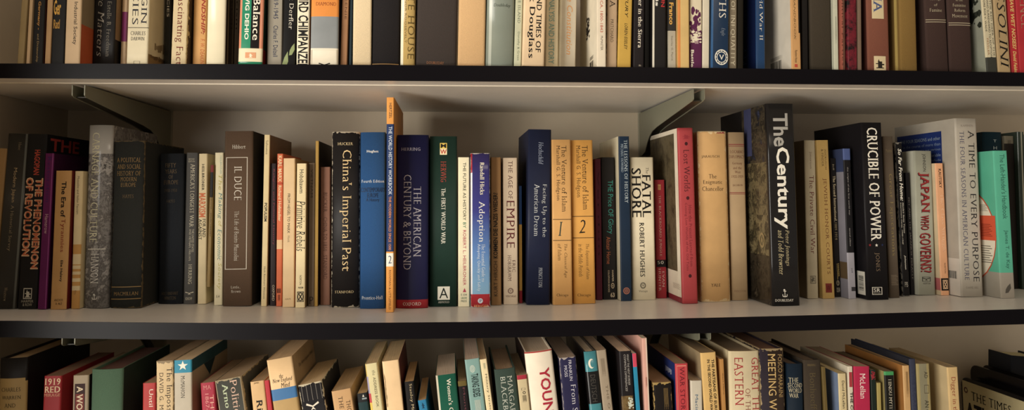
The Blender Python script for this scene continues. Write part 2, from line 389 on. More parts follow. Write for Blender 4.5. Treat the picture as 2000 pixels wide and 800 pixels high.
    for t in b['T']:
        txt, u0, u1, ya, yb, rot, col = t[:7]; style = t[7] if len(t) > 7 else ''; role = t[8] if len(t) > 8 else ('t' if txt[0] != '@' else 'm')
        face = 'L' if 'L' in style else 'R' if 'R' in style else 'S'; lift = .00022 + .00008 * style.count('+')
        Vv, Fs = mark(txt) if txt[0] == '@' else glyphs(txt, style.replace('L', '').replace('R', '').replace('+', ''))
        v0, v1 = vof(yb), vof(ya); key = role
        if role in 'lm':                             # every mark and label is a part of its own; '+' adds to the one before
            nmark += 0 if '+' in style else 1; key = role + str(nmark)
        if key not in parts: parts[key] = (bmesh.new(), [])
        bm, ml = parts[key]
        if col not in ml: ml.append(col)
        tmp = bmesh.new(); vv = []
        for x, y in Vv:
            if rot == 'd': u, v = u0 + (u1 - u0) * y, v1 - (v1 - v0) * x
            elif rot == 'u': u, v = u1 - (u1 - u0) * y, v0 + (v1 - v0) * x
            else: u, v = u0 + (u1 - u0) * x, v0 + (v1 - v0) * y
            vv.append(tmp.verts.new((u, v, 0)))
        for f in Fs:
            try: tmp.faces.new([vv[i] for i in f])
            except ValueError: pass
        if face == 'S' and (bul > .0004 or u0 < r / th or u1 > 1 - r / th):
            for k in [q for q in ((list(range(1, 12)) if bul > .0004 else []) + [12 * r / th * g for g in (.3, .6, 1)] + [12 - 12 * r / th * g for g in (.3, .6, 1)])]:
                geo = tmp.verts[:] + tmp.edges[:] + tmp.faces[:]
                bmesh.ops.bisect_plane(tmp, geom=geo, plane_co=(k / 12, 0, 0), plane_no=(1, 0, 0), dist=1e-6)
        tmp.verts.ensure_lookup_table(); mp = {}
        for v_ in tmp.verts:
            u, v, _ = v_.co
            if face == 'S': co = (-th / 2 + th * u, yprof(min(max(u, 0), 1)) - lift, v * h)
            elif face == 'L': co = (-th / 2 - lift, y00 + (W - y00) * (1 - u), v * h)
            else: co = (th / 2 + lift, y00 + (W - y00) * u, v * h)
            mp[v_] = bm.verts.new(co)
        for f in tmp.faces:
            try: nf = bm.faces.new([mp[q] for q in f.verts]); nf.material_index = ml.index(col)
            except ValueError: pass
        tmp.free()
    for role, (bm, ml) in parts.items():
        finish(ROLES[role[0]], bm, [mat(c, 't') for c in ml], root, None)
# ------------------------------------------------------------------ upper shelf (spines cut off by the top of the picture)
K, W_, N_ = '16130f', 'e9e0cc', '1d2540'
def T_(label, x1, x2, x3, col, kind='p', T=(), P=(), yb=126, **o):
    o.setdefault('h', .215); BK('T', label, x1, 0, x2, x3, yb, col, kind, T, P, **o)
T_('narrow olive tan book against the left wall, first on the upper shelf', 42, 33, 48, 'a8905f')
T_('narrow peach cream book between the olive tan one and the black one lettered in gold', 55, 48, 58, 'd2b083')
T_('slim black paperback with small gold lettering, third from the left wall, upper shelf', 64, 58, 84.5, '1c1917', 'p', [('cy - Germany -', .35, .65, -20, 58, 'd', 'c08a35', 'b'), ('and Dictatorship', .38, .6, 66, 121, 'd', 'a98d55', '', 's')], [(1, 2, -400, 200, '3a1014')])
T_('plain cream orange book between two black paperbacks near the left wall', 91, 85, 98, 'c79d68', rec=.014)
T_('black paperback with bold yellow letters near the left wall, upper shelf', 103, 98, 124.6, '1a1816', 'p', [('Ger', .1, .62, 0, 29, 'h', 'd9a32c', 'b'), ('Ratl', .12, .58, 38, 56, 'h', 'b98a2c', 'b', 's')])
T_('cream paperback with upright black sans lettering and an orange cover side', 129.5, 125, 156, 'd6b78d', 'p', [('n Industrial Society', .48, .78, -6, 87, 'd', '2b2622', '')], [(1, 2, 46, 200, 'b8521c'), (1, 2, -400, 46, '8f7b5c')], rec=.004)
T_('black book with two lines of italic grey lettering, left part of the upper shelf', 183, 178, 222, '221f1e', 'p', [('Intimate Matters', .2, .48, -80, 110, 'd', 'a9a193', 'si'), ("D'Emilio and Estelle B. Freedman", .62, .82, -70, 110, 'd', '8e8778', 's', 'a')], [(1, 2, -400, 76, '94764f'), (1, 2, 76, 200, '1a1716')], rec=.036)
T_('thin cream book with a magenta band, upper shelf', 239, 234.5, 246, 'cfae85', 'p', [('@lines', .78, .95, -10, 120, 'd', '6d5b46')], [(0, 1, 23, 81, '8d2f6c')], rec=.05)
T_('cream paperback with tall navy serif capitals over a thin line, upper shelf', 250, 246, 293, 'e2d5b2', 'p', [('ORIGIN', .64, .9, -62, 46, 'd', '2c2d38', 's'), ('SPECIES', .22, .5, -72, 48, 'd', '2c2d38', 's'), ('@rect', .0, 1, 53.5, 54.6, 'h', '3a382f', '', 'r'), ('CHARLES', .17, .86, 61, 69, 'h', '2c2d38', 's', 'a'), ('DARWIN', .2, .82, 72, 79, 'h', '2c2d38', 's', 'a'), ('@box', .35, .65, 119, 128, 'h', '9b8d70', '', 'm'), ('@scrib', .15, .7, 70, 95, 'h', '8a7350', 'R', 'c'), ('@scrib', .05, .6, 100, 112, 'h', '6a4f32', 'R', 'c')], [(1, 2, -400, 200, 'cdb992'), (1, 1.8, 104, 200, '8a6a3c')], rec=.004)
T_('slim glossy black paperback with small white letters, right of the cream book with navy capitals', 317, 315, 333, '1d1f1c', 'g', [('OF SPECIES', .35, .7, -60, 33, 'd', 'c9c2b0', '')], rec=.05)
T_('cream paperback with one line of rough dark red lettering, upper shelf', 338, 333, 363, 'd8c396', 'p', [('Strange & Fascinating Facts', .2, .78, -110, 135, 'd', '7b2418', 's')], [(1, 2, -400, 200, '4a3826')], rec=.02, worn=(.5, 'b09a6a'))
T_('orange tan paperback with red italic letters beside the plain cream book, upper shelf', 378, 375, 401, 'd9a45c', 'p', [('FRIENDSHIP:', .62, .92, -35, 67, 'd', 'a33a22', 'bi'), ('F. W. DEAKIN', .6, .9, 76, 125, 'd', 'c56a28', 'i', 'a')], rec=.034)
T_('thick plain glossy cream book without lettering, left half of the upper shelf', 404, 401, 439, 'efe4c2', 'g', (), [(1, 2, -400, 200, '3a2a1c')] + [(1.05 + .17 * i, 1.1 + .17 * i, -400, 200, '8a7452') for i in range(5)], rec=.004, bulge=.12)
T_('narrow brown grey paperback with black lettering, left of the green and black striped spine', 458, 455, 465, '84725a', 'p', [('Fascism', .3, .75, -40, 58, 'd', '1c1712', 's')], rec=.045)
T_('paperback striped salmon, green and black with a cream base band, upper shelf', 468, 464, 513, '1f1a18', 'g', [('LUDWIG DEHIO', .24, .42, -45, 77, 'd', 'efe6d0', 'b', 'a'), ('Precarious Balance', .58, .86, -130, 78, 'd', 'efe6d0', 'sb'), ('@rect', .3, .74, 102, 113, 'h', 'd99a6c', '', 'm'), ('@cat', .45, .6, 103, 112, 'h', 'efe0c0', '+', 'm')], [(0, .11, -400, 94, 'd98d68'), (.11, .5, -400, 94, '1e8d68'), (.86, 1, -400, 94, 'd98d68'), (0, 1, 94, 120, 'e5d6b0'), (0, 1, 120, 200, '1e7f5c'), (1, 2, -400, 94, '1f3a2c'), (1, 2, 94, 200, '7a1f1a')], rec=.002, bulge=.06)
T_('grey paperback with upright navy letters and a year range, upper shelf', 521, 519, 550, '9c9483', 'g', [('Enemies 1919-1945', .42, .72, -55, 37, 'd', '2e3550', ''), ('Charles F. Delzell', .42, .72, 50, 111, 'd', '2e3550', '', 'a')], rec=.014)
T_('black paperback with pale green leaf shapes and white lettering, upper shelf', 554, 550, 576, '1b1a1a', 'g', [('Marx Derfler', .45, .8, -35, 57, 'd', 'ded6c4', 's'), ('@leaf', .0, .5, 100, 140, 'h', '8e9a66', '', 'c'), ('@leaf', .55, .98, 84, 108, 'h', '8e9a66', '', 'c')], rec=.012)
T_('white paperback filled by tall condensed black capitals, upper shelf', 580, 578, 603, 'e8ddbf', 'p', [('THE THIRD CHIMPANZEE', .1, .9, -60, 132, 'd', '1b1714', 'b')], [(1, 2, -400, 200, 'c0702a')], rec=.008)
T_('paperback with an orange top, blue grey middle and cream base on the spine, upper shelf', 607, 605.5, 660, '8c9090', 'p', [('DIAMOND', .18, .9, 4, 11, 'h', 'a3511c', 's', 'a'), ('@frame', .03, .97, 97, 128.5, 'h', 'b5a890', '', 'r'), ('@bird', .3, .72, 122, 132, 'h', '1d1a18', '', 'm')], [(0, 1, -400, 32, 'e38d22'), (0, 1, 94, 200, 'e6dcc4'), (1, 2, -400, 200, '3a2a20')], rec=.002, bulge=.05)
T_('narrow peach brown book right of the orange topped spine, upper shelf', 668, 664, 681, 'a8794f', 'p', [('QUEENIE', .4, .75, -30, 38, 'd', '6d4a2c', 's')], rec=.012)
T_('very thin dark teal book beside a plain cream spine, upper shelf', 683, 680.5, 686.5, '20323a', rec=.012)
T_('plain cream hardback between a thin teal book and a wide black cloth book', 688.5, 687, 725, 'e3cca2', 'c', rec=.008, hard=1, bulge=.03)
T_('wide black cloth hardback with a gold line at its foot, upper shelf', 727, 725, 780.5, '242021', 'c', [('@rect', .02, .96, 124, 125.5, 'h', 'a07a40', '', 'r'), ('@rect', .02, .96, 127.5, 128.3, 'h', '806236', '', 'r')], hard=1, rec=.008)
T_('gold book with olive serif capitals and a shiny pale edge, upper shelf', 783, 781.5, 810, 'c2a35a', 'g', [('THE WHITE HOUSE', .5, .94, -120, 115, 'd', '6e5a24', 's'), ('ELEANOR ROOSEVELT', .28, .4, -25, 84, 'd', '7e6a34', '', 'a')], [(0, .2, -400, 200, 'efe6c8')], rec=.004, bulge=.15)  # pale left stripe is the shine of the plastic, put into the colour
T_('widest dark brown cloth hardback with small copper lettering at its foot', 815, 811, 892, '453c37', 'c', [('DOUBLEDAY', .28, .7, 119, 124.5, 'h', 'a2683c', 's', 'p')], hard=1, rec=.006, bulge=.05)
T_('plain wide tan cloth hardback right of the widest dark brown one', 895, 892.5, 947, 'd9b079', 'c', hard=1, rec=.006, bulge=.05)
T_('grey green book in a glossy jacket right of the plain tan hardback', 951, 948, 1003, '8a9285', 'g', [('Doubleday', .25, .85, 6, 14, 'h', '4d564c', 'si', 'p')], [(.1, .2, -400, 200, 'b9beb0')], rec=.004, bulge=.16, hard=1)  # paler strip near the left spine edge paints in a highlight
T_('thin pale green paperback left of the bold slab lettered cream book', 1007, 1003.5, 1018, 'c3c3a3', 'p', [('AND THE ISLAND', .35, .7, -40, 45, 'd', '6d7a66', 's'), ('Dorothy & Green', .35, .7, 62, 118, 'd', '6d7a66', 's', 'a')])
T_('cream peach paperback with two lines of bold black slab lettering, upper shelf', 1023, 1019.5, 1063, 'e6c99f', 'p', [('AND TIMES OF', .58, .82, -20, 101, 'd', '191512', 'sb'), ('Frederick Douglass', .2, .52, -105, 113, 'd', '191512', 'sb')], rec=.004)
T_('cream paperback with faded teal capitals, right of the bold slab lettered book', 1065, 1063.5, 1090, 'dacaa2', 'p', [('ANALYSIS AND HISTORY', .28, .7, -10, 124, 'd', '6fa39a', '')], [(0, .12, -400, 200, 'a8997a')], rec=.03)  # greyer left strip of the spine is painted shading
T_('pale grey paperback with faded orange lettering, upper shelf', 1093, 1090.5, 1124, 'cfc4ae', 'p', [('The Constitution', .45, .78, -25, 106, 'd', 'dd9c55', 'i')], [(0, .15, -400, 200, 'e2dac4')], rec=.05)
T_('paperback with pink red spine letters and a white back cover bearing a barcode', 1166, 1166, 1184, 'e0d2b8', 'p', [('IN AMERICA, 1800-1843', .3, .65, -40, 63, 'd', 'c05a40', ''), ('McMASTER', .4, .65, 70, 98, 'd', '6d6052', '', 'a'), ('@bars', .62, .82, 110, 127, 'h', '2a2724', 'L', 'b'), ('@lines', .62, .84, 99, 106, 'h', '6a645a', 'L', 'k'), ('@splat', .4, .62, 10, 60, 'h', '3a3530', 'L', 'c')], [(-1, 0, -400, 200, 'f0e6cd')], rec=.002)
T_('tan paperback with thin dark serif capitals between the barcode book and the yellow one', 1186, 1184.5, 1205, 'b89b77', 'p', [('RICHANA', .25, .75, -70, 14, 'd', '2c2218', 's'), ('PRITCHARD', .35, .62, 37, 82, 'd', '55432e', 's', 'a')], worn=(.35, '3a2c1e'))
T_('mustard yellow paperback with black italic capitals, upper shelf', 1209, 1206, 1234, 'c8a031', 'p', [('CENTURY', .46, .68, -40, 34, 'd', '231c10', 'i'), ('LOREN EISELEY', .46, .68, 45, 96, 'd', '231c10', 'i', 'a')])
T_('black paperback with bold white italic lettering right of the mustard yellow one', 1237, 1235.5, 1258, '1d1517', 'p', [('First Summer in the Sierra', .4, .78, -70, 93, 'd', 'ded4c0', 'sb'), ('@cat', .45, .75, 125, 129, 'h', '8a8070', '', 'm')], rec=.008)
T_('plain black paperback between two lettered black ones, upper shelf', 1259, 1258.5, 1271.5, '15120f', rec=.02)
T_('black book with a white edge stripe and red and white letters, upper shelf', 1272.5, 1272, 1301, '1c1818', 'p', [('Tullis', .2, .42, -40, 12, 'd', 'e9e2d2', 'b'), ('UN', .6, .88, -8, 13, 'd', 'b81f22', 'b', 's')], [(0, .13, -400, 200, 'cfc7b4')], rec=.006)
T_('paperback half charcoal and half light grey with a bold yellow name, upper shelf', 1303.5, 1304.5, 1322, 'b3aa95', 'p', [('Franco', .2, .7, 5, 48, 'd', 'e0a93a', 'b'), ('Stanley G. Payne', .35, .6, 70, 118, 'd', '837a69', '', 'a')], [(0, 1, -400, 60, '33302c')])
T_('pale yellow book with an orange edge, right of the charcoal and grey spine', 1323, 1323.5, 1347, 'd6b36b', 'p', (), [(0, .22, -400, 200, 'd4852f')], rec=.004)
T_('cream paperback mottled with purple blots, upper shelf', 1347.5, 1347.5, 1371.5, '5e1f4c', 'p', [('@splat', .02, 1, 14, 92, 'h', '5e1f4c', '', 'c'), ('Battle', .08, .32, 97, 131, 'd', 'e6dcc6', 'b'), ('@splat', .02, 1, 60, 85, 'h', 'e2d6b8', '+', 'c')], [(0, 1, -400, 70, 'ddcfae'), (.0, .7, 70, 85, 'a98a8c')])
T_('plain ivory paperback between the purple blotted and the dark blue spine', 1373, 1372, 1387, 'd5cab0')
T_('dark blue paperback with white serif capitals above a round white emblem', 1389, 1387.5, 1423, '163350', 'g', [('MYTHS', .42, .82, -50, 34, 'd', 'e9e2d2', 's'), ('Engle', .5, .78, 54, 69, 'd', '8b95a0', 'si', 'a'), ('@emblem', .2, .98, 95.5, 126, 'h', 'ded9c8', '', 'm')], [(0, .1, -400, 200, '2f5f8c')], rec=.004)
T_('grey brown paperback filled by one line of pale capitals, right of the dark blue one', 1424, 1423.5, 1439, '83765f', 'p', [('POLITICS OF INEQUALITY', .15, .75, -75, 128, 'd', 'd2c6a8', 's')])
T_('dark olive brown book right of the grey brown one with pale capitals', 1440, 1439.5, 1452, '3c3626', 'p', rec=.045)
T_('navy paperback with white letters down the spine and a dark blue back cover', 1476, 1477, 1495, '1c426a', 'g', [('of World War II', .4, .75, -60, 78, 'd', 'd9d2c2', 's'), ('@lines', .35, .75, 80, 116, 'h', '3d5684', 'L', 'k')], [(-1, 0, -400, 200, '16244a')], rec=.022)
T_('orange tan paperback whose pale back cover shows a barcode, upper shelf', 1544, 1546.5, 1565, 'c9985a', 'p', [('MODERN HANDBOOK', .3, .5, -75, 78, 'd', '7c6138', 'i'), ('Random House', .35, .6, 98, 122, 'd', '4a3722', '', 'p'), ('@bars', .5, .78, 108, 132, 'h', '403c38', 'L', 'b'), ('@lines', .5, .8, 98, 105, 'h', '8a8276', 'L', 'k'), ('@rect', .3, .6, 125, 131, 'h', 'b8452c', '', 'm')], [(-1, 0, -400, 250, 'ddd3c0'), (.78, 1, -400, 64, '241c14')], rec=.002)
T_('plain black book between the orange tan paperback and the wide grey brown one', 1565.5, 1566.5, 1581.5, '1a1512', rec=.012)
T_('wide plain grey brown cloth hardback, right half of the upper shelf', 1580, 1582.5, 1627, '453c2f', 'c', hard=1, rec=.008, bulge=.06)
T_('thin pale green white paperback beside the salmon one, upper shelf', 1627, 1629, 1638, 'c0c0a8', 'p', [('@lines', .4, .6, 32, 85, 'd', '7f8070')], rec=.004)
T_('thin salmon paperback with faint lettering, right of the pale green white one', 1637.5, 1638.5, 1653.5, 'b0604a', 'p', [('Political Parties', .45, .75, -20, 128, 'd', '6d3a2c', 's')], [(.6, 1, -400, 200, '6f4a38')])
T_('dark book mottled deep red and black, upper shelf', 1653, 1654.5, 1676, 'photo:14100f,1a1213,6a1424,7a1626,241416', 'p', rec=.006)
T_('narrow grey brown book between the red mottled one and the rose brown one', 1675.5, 1676.5, 1683, '7a6552', rec=.004)
T_('rose brown cloth hardback with a cream spine label and a small lion label', 1693, 1696, 1739, '85503c', 'c', [('@rect', .22, .76, -60, 36, 'h', 'd0bd92', '', 'l'), ('CHINA', .3, .68, -70, 24, 'd', '56648c', 'sb+'), ('@rect', .26, .8, 109, 137, 'h', 'd0bd92', '', 'l'), ('@cat', .34, .72, 115, 133, 'h', '2b241c', '+', 'm')], [(-1, 0, -400, 200, '5a2c22')], hard=1, rec=.006, bulge=.05)
T_('gold brown cloth hardback with a shiny hinge, upper shelf right', 1757, 1760, 1793, '86682c', 'c', (), [(-.08, -.03, -400, 200, 'b59a4c')], hard=1, rec=.004, bulge=.06)  # lighter strip beside the hinge is a painted highlight
T_('first of two dark brown cloth volumes with cream lines, upper shelf right', 1806, 1812, 1854.5, '46332d', 'c', [('The Age', .25, .75, -4, 2, 'h', 'b5a88a', 's'), ('of', .42, .58, 7, 12, 'h', 'b5a88a', 's'), ('Famine', .22, .78, 16.5, 23, 'h', 'b5a88a', 's'), ('@rect', .03, .97, 38, 39.2, 'h', 'b5a88a', '', 'r'), ('@rect', .03, .97, 42.2, 43.4, 'h', 'b5a88a', '', 'r')], hard=1, rec=.008, bulge=.06)
T_('second of two dark brown cloth volumes with cream lines, upper shelf right', 1851, 1856, 1901, '46332d', 'c', [('in the', .35, .65, -4, 2, 'h', 'b5a88a', 's'), ('Feminine', .22, .78, 7, 13, 'h', 'b5a88a', 's'), ('Reform', .28, .75, 17, 23, 'h', 'b5a88a', 's'), ('Movement', .18, .85, 27.5, 34, 'h', 'b5a88a', 's'), ('@rect', .03, .97, 44, 45.2, 'h', 'b5a88a', '', 'r'), ('@rect', .03, .97, 48, 49.2, 'h', 'b5a88a', '', 'r')], hard=1, rec=.008, bulge=.06)
T_('grey green paperback with a cream label of fine print, upper shelf right', 1917, 1927, 1948, '3c3c34', 'p', [('THE RED DEER OF THE', .7, .85, 0, 110, 'd', '5a5344', ''), ('WHO SURRENDERED TO ADOPTION', .42, .6, 0, 112, 'd', '3a342a', ''), ('BEFORE ROE V. WADE', .14, .3, -10, 62, 'd', '3a342a', ''), ('FESSLER', .2, .34, 75, 108, 'd', 'a06a3a', '', 'a'), ('@splat', .7, 1, -40, 60, 'h', '33362c', 'L', 'c')], [(0, 1, -400, 112, 'cbbf9c'), (-1, 0, -400, 200, '989a88')], rec=.004)
T_('tan paperback with one line of large black italic serif capitals, upper shelf right', 1941, 1949.5, 1974, 'ae9468', 'p', [('MUSSOLINI', .22, .85, -75, 133, 'd', '1d1812', 'si')], rec=.004)
T_('red paperback with yellow italic lettering, second from the right end of the picture', 1967, 1975, 1991, 'b8202a', 'p', [('COWS HAVE WET NOSES?', .3, .75, -45, 96, 'd', 'd9b866', 'bi'), ('David Feldman', .3, .7, 100, 150, 'd', 'd9b866', 'bi', 'a')])
T_('red book with thin cream capitals at the right end of the upper shelf', 1984, 1991.5, 2021, 'b3202c', 'p', [('SCIENCE', .25, .75, -40, 55, 'd', 'b8846a', 's')])

# ------------------------------------------------------------------ middle shelf
def M_(label, x1, y1, x2, x3, y2, col, kind='p', T=(), P=(), **o): BK('M', label, x1, y1, x2, x3, y2, col, kind, T, P, **o)
M_('tan book cut by the left edge of the picture, middle shelf', -8, 289, -37, -14, 604, 'a07c48', pg='9a7a4a')
M_('dark grey glossy paperback with cream lettering leaning at the left end of the middle shelf', 14, 260, -13, 31.5, 604, '38352f', 'g', [('Modern Japan', .38, .58, 327, 394, 'd', 'b39a70', ''), ('A Historical Survey', .38, .56, 400, 489, 'd', '9d8c6c', 's', 's'), ('Hane', .55, .68, 277, 292, 'd', '8d7d60', 's', 'a'), ('Westview', .4, .55, 560, 587, 'd', '8d7d60', 's', 'p')], [(.84, .93, 250, 610, '6f716a')], bulge=.05)  # grey strip towards the right spine edge is a painted gloss highlight
M_('black paperback with puffy orange capitals running down, left end of the middle shelf', 54, 261, 32.5, 71, 604, '1b1918', 'p', [('HAGOPIAN', .42, .72, 292, 341, 'd', 'b8452a', 'b', 'a'), ('THE PHENOMENON', .55, .95, 347, 525, 'd', 'd9b48a', 'b'), ('OF REVOLUTION', .05, .47, 346, 500, 'd', 'd9b48a', 'b'), ('THE PHENOMENON', .60, .90, 349, 523, 'd', 'c2683c', 'b+'), ('OF REVOLUTION', .10, .42, 348, 498, 'd', 'c2683c', 'b+'), ('@box', .28, .72, 562, 583, 'h', 'bdb7a6', '', 'm'), ('@cat', .36, .66, 565, 580, 'h', 'bdb7a6', '', 'm'), ('HARPER', .2, .82, 585, 590, 'h', 'a49c88', '', 'p'), ('& ROW', .28, .76, 591.5, 597, 'h', 'a49c88', '', 'p'), ('THE', .05, .55, 268, 293, 'h', 'a33328', 'bR', 'k')], W=.165)
M_('purple paperback with a small cream name, between black and tan paperbacks, middle shelf', 88, 299, 72.5, 90, 604, '6a175a', 'p', [('Hamerow', .35, .75, 418, 456, 'd', 'c59aa4', '', 'a'), ('Restoration', .35, .75, 305, 395, 'd', '4a2466', 's')], [(.86, .92, 290, 620, 'a04c90'), (1, 2, 200, 700, '3d0f34')], W=.15)
M_('tan paperback with rough black and red lettering, left part of the middle shelf', 108, 333, 97.5, 128.5, 604, 'c99a58', 'p', [('The Era of', .42, .72, 354, 424, 'd', '231810', 'b'), ('Tyrannies', .42, .74, 427, 492, 'd', 'a4502e', 'sb'), ('Elie Halevy', .5, .7, 508, 550, 'd', '2c1f14', 'b', 'a'), ('ANCHOR', .25, .8, 583, 588, 'h', '5d4426', '', 'p'), ('A 463', .32, .74, 590, 595, 'h', '5d4426', '', 'p')], [(1, 2, 200, 700, '6a1416')])
M_('narrow cream paperback with tan stripes at its foot beside the silvery grey book', 146, 334, 138, 156, 603, 'dcc694', 'p', [('Mussolini and Italian Fascism', .35, .62, 344, 418, 'd', '6c5d42', ''), ('17', .35, .6, 567, 575, 'h', '6c4c22', '', 'n')], [(0, 1, y0, y1, 'c6923f') for y0, y1 in ((477, 496), (516, 518), (525, 530), (536, 543), (550, 558), (567, 620))] )
M_('silvery grey hardback with a blurred battle picture on its rounded spine', 169.5, 244, 157.5, 209, 602, 'photo:4a4744,8b8783,5c5855,aaa59e,3b3836', 'g', [('CARNAGE AND CULTURE', .2, .52, 259, 473, 'd', 'd6d0ac', 's'), ('@rect', .15, .85, 485.5, 487, 'h', 'c9c3b4', '', 'r'), ('HANSON', .3, .62, 495, 553, 'd', 'cdc7ba', 's', 'a'), ('@anchor', .38, .62, 572, 585, 'h', 'c4beb0', '', 'm')], [(0, 1, 200, 300, 'aaa69e')], hard=1, bulge=.16)
M_('dark worn cloth hardback with gold lines of lettering, right of the silvery grey book', 220, 275, 212, 274, 602, '2e2f2b', 'c', [('A POLITICAL', .12, .9, 308, 317, 'h', '8c6f3c', 's'), ('AND SOCIAL', .14, .9, 321, 330, 'h', '8c6f3c', 's'), ('HISTORY OF', .14, .9, 334, 343, 'h', '8c6f3c', 's'), ('MODERN', .26, .78, 346, 354, 'h', '8c6f3c', 's'), ('EUROPE', .28, .76, 357, 365, 'h', '8c6f3c', 's'), ('HAYES', .35, .7, 380, 387, 'h', '6e5a36', 's', 'a'), ('@rect', .02, .98, 559.5, 561, 'h', '8c6f3c', '', 'r'), ('MACMILLAN', .12, .9, 570, 577, 'h', '8c6f3c', 's', 'p'), ('@rect', .02, .98, 583, 584.5, 'h', '8c6f3c', '', 'r')], (), hard=1, worn=(.3, '6a5a3c'), bulge=.1, W=.16)
M_('dark navy cloth hardback with faint gold lettering, left of the slim grey paperback', 311, 300, 307.5, 356, 593.5, '262a30', 'c', [('FIFTY', .25, .7, 319, 327, 'h', '6c5a3c', 's'), ('YEARS', .24, .72, 331, 339, 'h', '6c5a3c', 's'), ('OF', .4, .58, 342, 349, 'h', '6c5a3c', 's'), ('EUROPE', .2, .78, 352, 360, 'h', '6c5a3c', 's'), ('1900-1950', .22, .74, 369, 375, 'h', '5c4e36', 's', 's'), ('HAYES', .32, .66, 390, 396, 'h', '5c4e36', 's', 'a'), ('HOLT RINEHART', .15, .82, 570, 576, 'h', '5c4e36', 's', 'p'), ('WINSTON', .26, .74, 579, 585, 'h', '5c4e36', 's', 'p')], hard=1, bulge=.1, pg='8a7450')
M_('slim dark grey paperback with cream serif capitals and a small running dog', 363.5, 298, 357, 383, 593.5, '4c4944', 'p', [("AMERICA'S LONGEST WAR", .38, .75, 320, 443, 'd', 'd8cfb4', 's'), ('THE UNITED STATES', .6, .78, 447, 492, 'd', 'c3baa0', '', 's'), ('AND VIETNAM, 1950-1975', .36, .54, 447, 509, 'd', 'c3baa0', '', 's'), ('HERRING', .38, .68, 516, 554, 'd', 'd8cfb4', 's', 'a'), ('@bird', .15, .85, 569, 576, 'h', 'd8cfb4', '', 'm'), ('KNOPF', .2, .75, 580, 585.5, 'h', 'd8cfb4', 's', 'p'), ('SECOND', .2, .7, 309, 312, 'h', 'c3baa0', '', 's'), ('EDITION', .2, .72, 313.5, 316.5, 'h', 'c3baa0', '', 's')])
M_('cream paperback with bold black and orange lettering, behind the tilted thin book', 386.5, 300, 383.5, 402.5, 593.5, 'e6d3a4', 'p', [('HEILBRONER', .38, .66, 320, 372, 'd', '2b241c', 'sb', 'a'), ('MARXISM', .06, .84, 377, 424, 'd', 'd9733c', 'b'), ('FOR AND', .5, .86, 427, 463, 'd', '231c16', 'sb'), ('AGAINST', .06, .42, 427, 468, 'd', '231c16', 'sb')], pg='8c7444')
M_('thin olive tan paperback wedged tilted and raised between two cream paperbacks', 411.3, 322, 403.5, 411, 562, '94793e', 'p', [('HIROSHIMA - JOHN HERSEY', .35, .75, 370, 462, 'd', '473618', '')], [(0, 1, 318, 336, '7d1c18'), (0, 1, 336, 385, '1d1612')], rec=.15, lift=.026, W=.1)
M_('cream paperback with teal and yellow italic lettering, left of the brown cloth hardback', 416.5, 298, 414, 434.5, 596, 'e4d9b2', 'p', [('The', .45, .85, 341, 371, 'd', 'c9bd62', 'si'), ('Making', .35, .85, 376, 428, 'd', '4f8a8c', 'si'), ('of', .45, .85, 431, 443, 'd', 'c9bd62', 'si'), ('Economic', .4, .85, 448, 508, 'd', '4f8a8c', 'si'), ('Society', .35, .85, 513, 566, 'd', 'c9bd62', 'si'), ('HEILBRONER', .6, .8, 304, 340, 'd', 'a9bba8', '', 'a'), ('E-H', .3, .65, 576, 581, 'h', '5c5a48', '', 'p')])
M_('tall brown cloth hardback with a white rectangle line around its lettering', 438.5, 256, 434.5, 491, 598, '695340', 'c', [('Hibbert', .28, .74, 283, 290.5, 'h', 'd8cfbd', 's', 'a'), ('@frame', .06, .82, 307, 526, 'h', 'cbc2b0', '', 'f'), ('IL DUCE', .36, .62, 325, 391, 'd', 'e3dac8', 's'), ('The Life of Benito Mussolini', .38, .54, 412, 509, 'd', 'c9bfac', 's', 's'), ('Little,', .28, .6, 558, 564, 'h', 'c9bfac', 's', 'p'), ('Brown', .3, .62, 566, 571.5, 'h', 'c9bfac', 's', 'p')], [(1, 2, 200, 700, '251d18')], hard=1, bulge=.04, W=.155)
M_('tall thin cream paperback with black spine lettering and a brown side', 515.3, 263, 509.5, 521, 598, 'e2cc96', 'p', [('Saloutos', .3, .7, 274, 301, 'd', '2a2218', 's', 'a'), ('POPULISM', .25, .75, 396, 432, 'd', '231c14', 'b'), ('Holt Rinehart Winston', .4, .68, 520, 583, 'd', '4b3e2a', 's', 'p')], [(1, 2, 200, 700, '7a5c3a')], W=.15)
M_('dark maroon paperback with dim red lettering left of the orange one', 528, 319, 526.5, 538.5, 597, '2b1a1c', 'p', [('Religion and Political History', .4, .75, 330, 478, 'd', '8a3a48', ''), ('OXFORD', .4, .78, 556, 587, 'd', 'c9bda0', '', 'p')])
M_('thin bright orange paperback with pale lettering, middle shelf', 541.5, 300, 539, 550.7, 598, 'd96a35', 'p', [('KARL MARX', .2, .8, 304, 355, 'd', 'ecd0a0', 'b'), ('Richard Hofstadter', .25, .75, 362, 432, 'd', 'ecd0a0', 'b', 'a'), ('@bars', .15, .8, 563, 572, 'h', '3a1c14', '', 'b'), ('@lines', .3, .7, 575, 588, 'd', '4a2418', '', 'p')], [(0, 1, 318, 322, 'c04c22'), (0, 1, 356, 360, 'c04c22'), (0, 1, 468, 486, 'e6c08c')])
M_('peach cream paperback with a single line of small black capitals, middle shelf', 553.5, 309, 551.3, 574.5, 600, 'e3c290', 'p', [('FROM HEGEL TO MARX', .38, .6, 378, 455, 'd', '2b2219', ''), ('Hook', .4, .6, 460, 473, 'd', '8d7a5a', 's', 'a'), ('A-N-75', .25, .7, 582, 585, 'h', '8d7a5a', '', 'p')], [(1, 2, 395, 700, 'c4582c'), (1, 2, 200, 395, 'b08e5c')])
